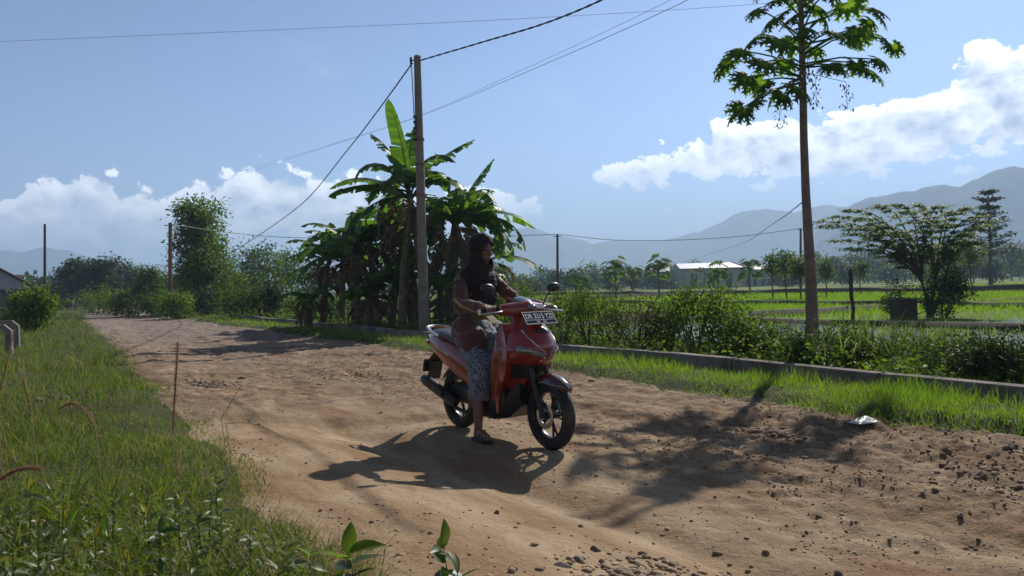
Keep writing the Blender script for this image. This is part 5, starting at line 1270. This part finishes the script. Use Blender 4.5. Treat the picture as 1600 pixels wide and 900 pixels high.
    for k in range(21):
        q = k/20; a = R(40 + 125*q); wd = .070*min(1, .22+q*3.2)*(1-.25*q); rr = .274+.030*math.exp(-q*5)
        rings.append([(WB+(rr+dr)*math.cos(a), y*wd, WR+(rr+dr)*math.sin(a)) for y, dr in ((-1.08, -.045), (-.95, -.008), (-.6, .010), (0, .020), (.6, .010), (.95, -.008), (1.08, -.045), (.85, -.018), (0, .006), (-.85, -.018))])
    fixn(mb.loft(rings).build('front_fender', M['dark_gloss'], S, angle=50))
    for sg in (-1, 1):
        MB().tube([(WB+.335*math.cos(R(a)), sg*(.012+.0006*(a-40)), WR+.305*math.sin(R(a))) for a in (44, 55, 66, 78)], .004, 5).build('fender_trim', M['white_strip'], S)
        mb = MB(); mb.tube([(WB, sg*.070, WR), (WB-.06, sg*.070, .40), (1.06, sg*.068, .62)], [.024, .022, .018], 10); mb.tube([(WB, sg*.09, WR), (WB, sg*.05, WR)], .022, 8); mb.build('fork_leg', M['black_pl'], S)
    MB().tube([(WB-.02, -.06, WR+.09), (WB-.06, -.06, WR+.05)], .025, 8).build('brake_caliper', M['alloy'], S)
    # handlebar
    MB().tube([(.98, 0, .92), (.93, 0, 1.0)], .04, 10).build('steering_column', M['black_pl'], S)
    def hb(y): a = abs(y); return (.945-.30*a, 1.010-.02*a, .098-.30*a, .066-.14*a)
    rings = []
    for k in range(23):
        y = -.205+.41*k/22; x, z, rx, rz_ = hb(y); rings.append([(x+rx*math.cos(a), y, z+rz_*math.sin(a)) for a in [2*math.pi*j/18 for j in range(18)]])
    fixn(MB().loft(rings).build('handlebar_cover', M['red'], S))
    MB().ell((.925, 0, 1.060), (.085, .078, .026), Matrix.Rotation(.45, 3, 'Y'), 20, 10).build('meter_screen', M['screen'], S)
    MB().ell((1.028, 0, 1.022), (.022, .050, .022), None, 14, 8).build('front_badge_panel', M['screen'], S)
    for sg in (-1, 1):
        g_ = empty('handlebar_side', (0, 0, 0)); g_.parent = S
        MB().tube([(.880, sg*.19, 1.004), (.862, sg*.27, 1.002), (.850, sg*.345, 1.0)], .0165, 12).build('grip', M['rubber'], g_)
        MB().tube([(.850, sg*.345, 1.0), (.846, sg*.362, 1.0)], .019, 12).build('bar_end', M['steel'], g_)
        MB().tube([(.925, sg*.185, .998), (.945, sg*.22, .996), (.935, sg*.29, .990), (.905, sg*.385, .982)], [.008, .007, .006, .007], 7).build('brake_lever', M['steel'], g_)
        MB().ell((.905, sg*.385, .982), (.009, .009, .009), None, 8, 6).build('lever_ball', M['steel'], g_)
        MB().box((.895, sg*.200, 1.012), (.05, .045, .04), bev=.008).build('switch_box', M['black_pl'], g_)
        MB().tube([(.895, sg*.205, 1.03), (.905, sg*.225, 1.085), (.90, sg*.262, 1.125), (.90, sg*.285, 1.150)], .006, 7).build('mirror_stem', M['black_pl'], g_)
        MB().ell((.905, sg*.305, 1.168), (.024, .060, .036), Matrix.Rotation(sg*.12, 3, 'X'), 20, 12).build('mirror', M['black_pl'], g_)
        MB().ell((.885, sg*.305, 1.168), (.010, .051, .029), Matrix.Rotation(sg*.12, 3, 'X'), 18, 8).build('mirror_glass', M['steel'], g_)
    # number plate
    pe = empty('number_plate', (1.115, 0, .945), 0); pe.parent = S; pe.rotation_euler = (0, R(-38), 0)
    # local plate frame: x normal, y left, z up
    MB().box((0, 0, 0), (.004, .275, .110), bev=.0015).build('plate_panel', M['plate_black'], pe, angle=30)
    mb = MB()
    for c, sz in (((.003, 0, .0525), (.004, .277, .004)), ((.003, 0, -.0525), (.004, .277, .004)), ((.003, .1365, 0), (.004, .004, .101)), ((.003, -.1365, 0), (.004, .004, .101)), ((.003, 0, -.018), (.004, .269, .0025))): mb.box(c, sz)
    mb.build('plate_frame', M['plate_white'], pe, False)
    for txt, size, z, w in (('DR 3215 YZI', .062, -.006, None), ('05 . 26', .026, -.043, None)):
        cu = bpy.data.curves.new('plate_text', 'FONT'); cu.body = txt; cu.size = size; cu.align_x = 'CENTER'; cu.extrude = .0008; cu.space_character = 1.0
        o = bpy.data.objects.new('plate_text', cu); COL.objects.link(o); bpy.context.view_layer.update()
        me = bpy.data.meshes.new_from_object(o.evaluated_get(bpy.context.evaluated_depsgraph_get())); bpy.data.objects.remove(o)
        xs_ = [v.co.x for v in me.vertices]; wd = max(xs_)-min(xs_); f_ = min(1.25, (.245 if size > .05 else .10)/wd)
        for v in me.vertices: x, y, z2 = v.co; v.co = (.0045+z2, x*f_, z+y*(1.0))
        me.materials.append(M['plate_white']); o = bpy.data.objects.new('plate_text', me); COL.objects.link(o); o.parent = pe
    MB().tube([(-.01, 0, -.02), (-.05, 0, -.05)], .02, 8).build('plate_bracket', M['black_pl'], pe)
    # engine, exhaust, shock
    mb = MB(); mb.box((.16, 0, .31), (.36, .20, .16), bev=.03); mb.box((.02, .11, .29), (.36, .07, .14), bev=.03); mb.tube([(.30, 0, .34), (.42, 0, .38)], .07, 12); mb.tube([(.0, .09, WR), (.0, .15, WR)], .07, 14); mb.build('engine', M['black_pl'], S)
    mb = MB(); mb.tube([(.34, -.08, .24), (.26, -.12, .17), (.12, -.14, .20)], .016, 8); mb.tube([(.14, -.135, .235), (.10, -.142, .25), (-.30, -.160, .385), (-.35, -.163, .40)], [.030, .045, .048, .036], 16); mb.build('exhaust_pipe', M['black_pl'], S)
    mb = MB(); mb.box((-.09, -.205, .345), (.24, .01, .055), Matrix.Rotation(.33, 3, 'Y'), bev=.004); mb.build('heat_shield', M['alloy'], S)
    mb = MB(); mb.tube([(-.06, .12, .30), (-.16, .12, .60)], .014, 8)
    for k in range(44):
        pass
    hel = [(-.06-.10*t+.032*math.cos(t*50), .12+.032*math.sin(t*50), .33+.24*t) for t in [k/90 for k in range(91)]]; mb.tube(hel, .006, 5); mb.build('rear_shock', M['alloy'], S)
    MB().tube([(.30, .10, .20), (.22, .17, .10), (.10, .18, .13)], .010, 7).build('side_stand', M['alloy'], S)
    return S

RZ = math.atan2(HD[1], HD[0])
scooter = build_scooter((BIKE[0], BIKE[1], hz(BIKE[0], BIKE[1])+.002), RZ, 'red motor scooter with black number plate on its nose, carrying the woman in the foreground')

# ------------------------------------------------------------------ rider
def capsule(mb, a, ra, b, rb_, seg=14):
    a, b = Vector(a), Vector(b); mb.tube([a, a.lerp(b, .5), b], [ra, (ra+rb_)/2, rb_], seg); mb.ell(a, (ra,)*3, None, seg, 8); mb.ell(b, (rb_,)*3, None, seg, 8)
def remeshed(mb, voxel, name, mats, parent, smooth_it=4, disp=None):
    me = bpy.data.meshes.new('tmp'); me.from_pydata(mb.v, [], mb.f); me.update(); o = bpy.data.objects.new('tmp', me); COL.objects.link(o); fixn(o)
    r = o.modifiers.new('r', 'REMESH'); r.mode = 'VOXEL'; r.voxel_size = voxel; r.use_smooth_shade = True
    if smooth_it: s_ = o.modifiers.new('s', 'SMOOTH'); s_.factor = .5; s_.iterations = smooth_it
    bpy.context.view_layer.update(); me2 = bpy.data.meshes.new_from_object(o.evaluated_get(bpy.context.evaluated_depsgraph_get())); bpy.data.objects.remove(o)
    me2.name = name
    if disp:
        n = len(me2.vertices); co = np.empty(n*3, np.float32); me2.vertices.foreach_get('co', co); no = np.empty(n*3, np.float32); me2.vertices.foreach_get('normal', no); co = co.reshape(-1, 3); no = no.reshape(-1, 3)
        co += no*disp(co)[:, None]; me2.vertices.foreach_set('co', co.ravel().astype(np.float32)); me2.update()
    me2.materials.clear()
    for m_ in mats: me2.materials.append(m_)
    me2.polygons.foreach_set('use_smooth', [True]*len(me2.polygons)); o2 = bpy.data.objects.new(name, me2); COL.objects.link(o2); o2.parent = parent
    return o2
M['eye'] = pbr('eye_dark', (.02, .014, .012), .25); M['lip'] = pbr('lip', (.20, .06, .05), .5)
def build_person(loc, rz, label):
    Pn = empty('person', loc, rz); tag(Pn, label, 'person')
    yaw = Matrix.Rotation(R(14), 3, 'Z') @ Matrix.Rotation(R(6), 3, 'Y'); HC = Vector((.375, 0, 1.475))
    def hd(x, y, z): return HC + yaw @ Vector((x, y, z))
    mb = MB()
    mb.ell((.23, 0, .845), (.13, .165, .115)); mb.ell((.25, 0, 1.0), (.095, .125, .13)); mb.ell((.285, 0, 1.16), (.10, .145, .13)); capsule(mb, (.25, 0, .9), .10, (.29, 0, 1.2), .09)
    capsule(mb, (.30, -.13, 1.25), .05, (.30, .13, 1.25), .05); capsule(mb, (.315, 0, 1.26), .055, hd(-.02, 0, -.08), .048)
    mb.ell(HC+Vector((-.012, 0, .018)), (.098, .074, .108), yaw); mb.ell(hd(.018, 0, -.045), (.068, .056, .062), yaw); mb.ell(hd(.052, 0, -.088), (.022, .024, .018), yaw)
    mb.tube([hd(.078, 0, .012), hd(.094, 0, -.012), hd(.104, 0, -.028)], [.009, .011, .013], 10); mb.ell(hd(.094, .011, -.030), (.010, .008, .007), yaw, 8, 6); mb.ell(hd(.094, -.011, -.030), (.010, .008, .007), yaw, 8, 6)
    mb.ell(hd(.080, 0, -.056), (.013, .024, .006), yaw, 12, 6); mb.ell(hd(.078, 0, -.064), (.013, .020, .006), yaw, 12, 6)
    for sg in (-1, 1):
        mb.ell(hd(.060, sg*.034, -.018), (.022, .020, .018), yaw, 12, 8); mb.ell(hd(.073, sg*.030, .010), (.012, .015, .008), yaw, 10, 6); mb.ell(hd(.075, sg*.030, .030), (.012, .022, .006), yaw, 10, 6); mb.ell(hd(-.01, sg*.074, -.01), (.016, .008, .030), yaw, 10, 8)
        sh, el_, wr = Vector((.30, sg*.165, 1.245)), Vector((.475, sg*.275, 1.045)), Vector((.752, sg*.283, 1.040))
        capsule(mb, sh, .048, el_, .036); capsule(mb, el_, .037, wr, .025)
        pc = Vector((.812, sg*.270, 1.034)); capsule(mb, wr, .024, pc, .021); mb.ell(pc+Vector((.018, 0, .0)), (.040, .042, .015), Matrix.Rotation(.15, 3, 'Y'))
        for i, (dy, ln) in enumerate(((.034, .95), (.011, 1.05), (-.012, 1.0), (-.034, .82))):
            y = sg*(.270 - dy); x0 = .862
            pts = [(.835, y*.2+sg*.27*.8, 1.036), (.858, y, 1.036), (.884, y, 1.024), (.890, y, 1.002), (.882, y, .982), (.868, y, .975-.004*(1-ln))]
            mb.tube(pts, [.010, .0095, .009, .0085, .008, .0065], 8)
        mb.tube([(.812, sg*.240, 1.026), (.835, sg*.222, 1.012), (.853, sg*.224, .990), (.868, sg*.232, .978)], [.012, .0105, .0095, .008], 8)
    hip = {-1: Vector((.26, -.095, .825)), 1: Vector((.26, .095, .825))}; knee = {-1: Vector((.585, -.185, .555)), 1: Vector((.615, .125, .700))}; ank = {-1: Vector((.600, -.222, .105)), 1: Vector((.645, .105, .385))}
    for sg in (-1, 1):
        capsule(mb, hip[sg], .085, knee[sg], .055); mid_ = knee[sg].lerp(ank[sg], .3) + Vector((-.018, 0, 0)); capsule(mb, knee[sg], .052, mid_, .050); capsule(mb, mid_, .050, ank[sg], .032)
        a = ank[sg]; zb = a.z-.085; capsule(mb, a, .032, (a.x-.02, a.y, zb+.032), .028); mb.tube([(a.x-.03, a.y, zb+.032), (a.x+.05, a.y, zb+.045), (a.x+.11, a.y, zb+.026), (a.x+.145, a.y, zb+.020)], [.030, .034, .030, .018], 12)
        for i in range(5): y = a.y + sg*(-.026+.0135*i); mb.tube([(a.x+.12, y, zb+.018), (a.x+.165-.006*i, y, zb+.014)], [.0095, .008 if i else .010], 8)
    body = remeshed(mb, .0042, 'body', [M['skin'], M['eye'], M['lip']], Pn, 2)
    inv = yaw.inverted(); ep = [Vector((.080, sg*.030, .012)) for sg in (-1, 1)]
    for p in body.data.polygons:
        q = inv @ (Vector(p.center) - HC)
        if q.length > .16 or q.x < .04: continue
        if any(abs(q.y-e.y) < .013 and abs(q.z-e.z) < .006 for e in ep): p.material_index = 1
        elif any(abs(q.y-e.y) < .020 and abs(q.z-.036) < .0035 for e in ep): p.material_index = 1
        elif abs(q.z+.060) < .008 and abs(q.y) < .022: p.material_index = 2
    # tunic and sleeves
    m, b, out = mat_new('orange_tunic'); tcx = b.node('ShaderNodeTexCoord').outputs['Object']; s = b.node('ShaderNodeSeparateXYZ', {0: tcx})
    w = b.noise(tcx, 7, 4, .6); stripe = b.maprange(b.m('ADD', b.m('ABSOLUTE', b.m('ADD', b.m('ABSOLUTE', s.outputs[1]), b.m('MULTIPLY', w, .04))), 0.0), .105, .125)
    low = b.maprange(s.outputs[2], 1.02, .94)
    c = b.mix(b.maprange(w, .4, .6), (.11, .030, .018), (.075, .020, .017)); pan = b.m('MULTIPLY', b.m('SUBTRACT', 1.0, stripe), low); c = b.mix(pan, c, (.15, .11, .025))
    edge_ = b.m('MULTIPLY', b.maprange(b.m('ABSOLUTE', b.m('SUBTRACT', s.outputs[2], b.m('ADD', 1.085, b.m('MULTIPLY', b.m('SUBTRACT', s.outputs[0], .45), -.35)))), .012, .005), b.maprange(b.m('ABSOLUTE', s.outputs[1]), .17, .20))
    c = b.mix(edge_, c, (.42, .28, .04))
    p = b.node('ShaderNodeBsdfPrincipled', {'Base Color': c, 'Roughness': .8, 'Sheen Weight': .2}); b.put(p.inputs['Normal'], b.node('ShaderNodeBump', {'Strength': .4, 'Distance': .004, 'Height': b.noise(tcx, 220, 2, .5)}).outputs[0]); b.l.new(p.outputs[0], out.inputs[0])
    mb = MB(); mb.ell((.235, 0, .86), (.145, .170, .13)); mb.ell((.25, 0, 1.0), (.112, .143, .15)); mb.ell((.29, 0, 1.16), (.116, .160, .14)); capsule(mb, (.24, 0, .9), .12, (.29, 0, 1.2), .105)
    for sg in (-1, 1):
        capsule(mb, (.30, sg*.11, 1.25), .060, (.30, sg*.155, 1.24), .060); capsule(mb, (.30, sg*.160, 1.235), .060, (.468, sg*.275, 1.042), .053); capsule(mb, (.468, sg*.275, 1.040), .052, (.735, sg*.284, 1.038), .038)
        capsule(mb, (.44, sg*.27, 1.02), .045, (.60, sg*.28, 1.015), .032)
        capsule(mb, (.24, sg*.085, .84), .130, (.43, sg*.125, .725), .130)
    def folds(k, amp):
        def f(co): return amp*(fbm(co[:, 0]*k+co[:, 1]*k*.7, co[:, 2]*k*1.4, 95, 3)*1.6 + .5*fbm(co[:, 1]*k*2.2, co[:, 2]*k*.9+co[:, 0]*k, 96, 3))
        return f
    remeshed(mb, .008, 'tunic', [m], Pn, 5, folds(17, .011))
    # batik skirt
    m, b, out = mat_new('patterned_skirt'); tcx = b.node('ShaderNodeTexCoord').outputs['Object']; s = b.node('ShaderNodeSeparateXYZ', {0: tcx})
    vo = b.node('ShaderNodeTexVoronoi', {'Vector': tcx, 'Scale': 26.0}, feature='DISTANCE_TO_EDGE').outputs[0]; n2 = b.noise(tcx, 30, 4, .6, 1.0)
    c = b.mix(b.maprange(n2, .42, .58), (.022, .036, .066), (.15, .18, .22)); c = b.mix(b.maprange(vo, .06, .02), c, (.26, .28, .32)); c = b.mix(b.maprange(s.outputs[2], .42, .34), c, b.mix(b.maprange(n2, .4, .6), (.10, .08, .11), (.19, .17, .20)))
    p = b.node('ShaderNodeBsdfPrincipled', {'Base Color': c, 'Roughness': .85, 'Sheen Weight': .2}); b.l.new(p.outputs[0], out.inputs[0])
    mb = MB()
    for sg in (-1, 1): capsule(mb, hip[sg]+Vector((.02, 0, -.02)), .125, knee[sg], .088)
    a = ank[-1]; capsule(mb, knee[-1], .090, (.590, -.205, .335), .082); capsule(mb, knee[1], .088, (.655, .110, .47), .080); capsule(mb, (.55, -.10, .60), .085, (.60, -.10, .42), .065); capsule(mb, (.60, -.16, .46), .06, (.66, .04, .46), .055); capsule(mb, (.35, 0, .80), .12, (.56, 0, .68), .09)
    sk = remeshed(mb, .008, 'skirt', [m], Pn, 4, folds(15, .013))
    import bmesh
    bm = bmesh.new(); bm.from_mesh(sk.data); bmesh.ops.bisect_plane(bm, geom=bm.verts[:]+bm.edges[:]+bm.faces[:], plane_co=(.59, -.2, .315), plane_no=(0, .15, 1), clear_inner=True); bm.to_mesh(sk.data); bm.free(); sk.modifiers.new('t', 'SOLIDIFY').thickness = .004
    # headscarf
    M['scarf'] = pbr('dark_headscarf', (.016, .009, .012), .85, var=.3)
    mb = MB(); mb.ell(HC+Vector((-.022, 0, .022)), (.116, .094, .126), yaw, 24, 14); mb.ell(hd(.005, 0, -.065), (.088, .080, .080), yaw); capsule(mb, hd(-.015, 0, -.06), .096, (.325, 0, 1.27), .135); capsule(mb, (.30, -.10, 1.25), .095, (.30, .10, 1.25), .095)
    mb.ell((.365, 0, 1.19), (.085, .135, .125)); mb.ell((.30, 0, 1.20), (.145, .17, .10)); mb.ell((.385, 0, 1.10), (.060, .125, .11)); mb.ell((.27, 0, 1.17), (.13, .175, .10)); mb.ell(hd(-.09, 0, -.01), (.05, .06, .07), yaw)
    sc_ = remeshed(mb, .006, 'headscarf', [M['scarf']], Pn, 4, folds(13, .016))
    bm = bmesh.new(); bm.from_mesh(sc_.data); dl = []
    for v in bm.verts:
        q = inv @ (v.co - HC)
        if q.x > .030 and (q.y/.062)**2 + ((q.z+.022)/.088)**2 < 1: dl.append(v)
    bmesh.ops.delete(bm, geom=dl, context='VERTS'); bm.to_mesh(sc_.data); bm.free(); sc_.modifiers.new('t', 'SOLIDIFY').thickness = .006
    # sandals
    for sg in (-1, 1):
        a = ank[sg]; zb = a.z-.105; mb = MB(); rings = []
        for (x, w) in ((-.065, .022), (-.04, .036), (.03, .038), (.10, .046), (.155, .040), (.185, .018)): rings.append([(a.x+x, a.y-w, zb+.002), (a.x+x, a.y+w, zb+.002), (a.x+x, a.y+w, zb+.022), (a.x+x, a.y-w, zb+.022)])
        mb.loft(rings); 
        for x0 in (.045, .085):
            pts = [(a.x+x0, a.y-.044+.088*k/8, zb+.020+.050*math.sin(math.pi*k/8)) for k in range(9)]; mb.tube(pts, .011, 6)
        fixn(mb.build('sandal', M['black_pl'], Pn))
    return Pn
person = build_person((BIKE[0], BIKE[1], hz(BIKE[0], BIKE[1])+.002), RZ, 'woman in dark headscarf and patterned skirt seated on the red scooter, one foot down')
def copy_tree(o, parent=None):
    c = o.copy(); COL.objects.link(c)
    if parent: c.parent = parent
    for ch in list(o.children): copy_tree(ch, c)
    return c
for px, d, rz_, w in ((112, 92, R(-62), 'in the middle of the road'), (88, 84, R(-58), 'close to the left grass edge')):
    b_ = atx(px, d, 0); z_ = hz(b_.x, b_.y)
    for src, lb in ((scooter, f'tiny distant scooter {w} at the far end'), (person, f'tiny distant rider on a scooter {w} at the far end')):
        c = copy_tree(src); c.location = (b_.x, b_.y, z_+.01); c.rotation_euler = (0, 0, rz_); c['label'] = lb
        c['group'] = 'far scooters' if src is scooter else 'far riders'
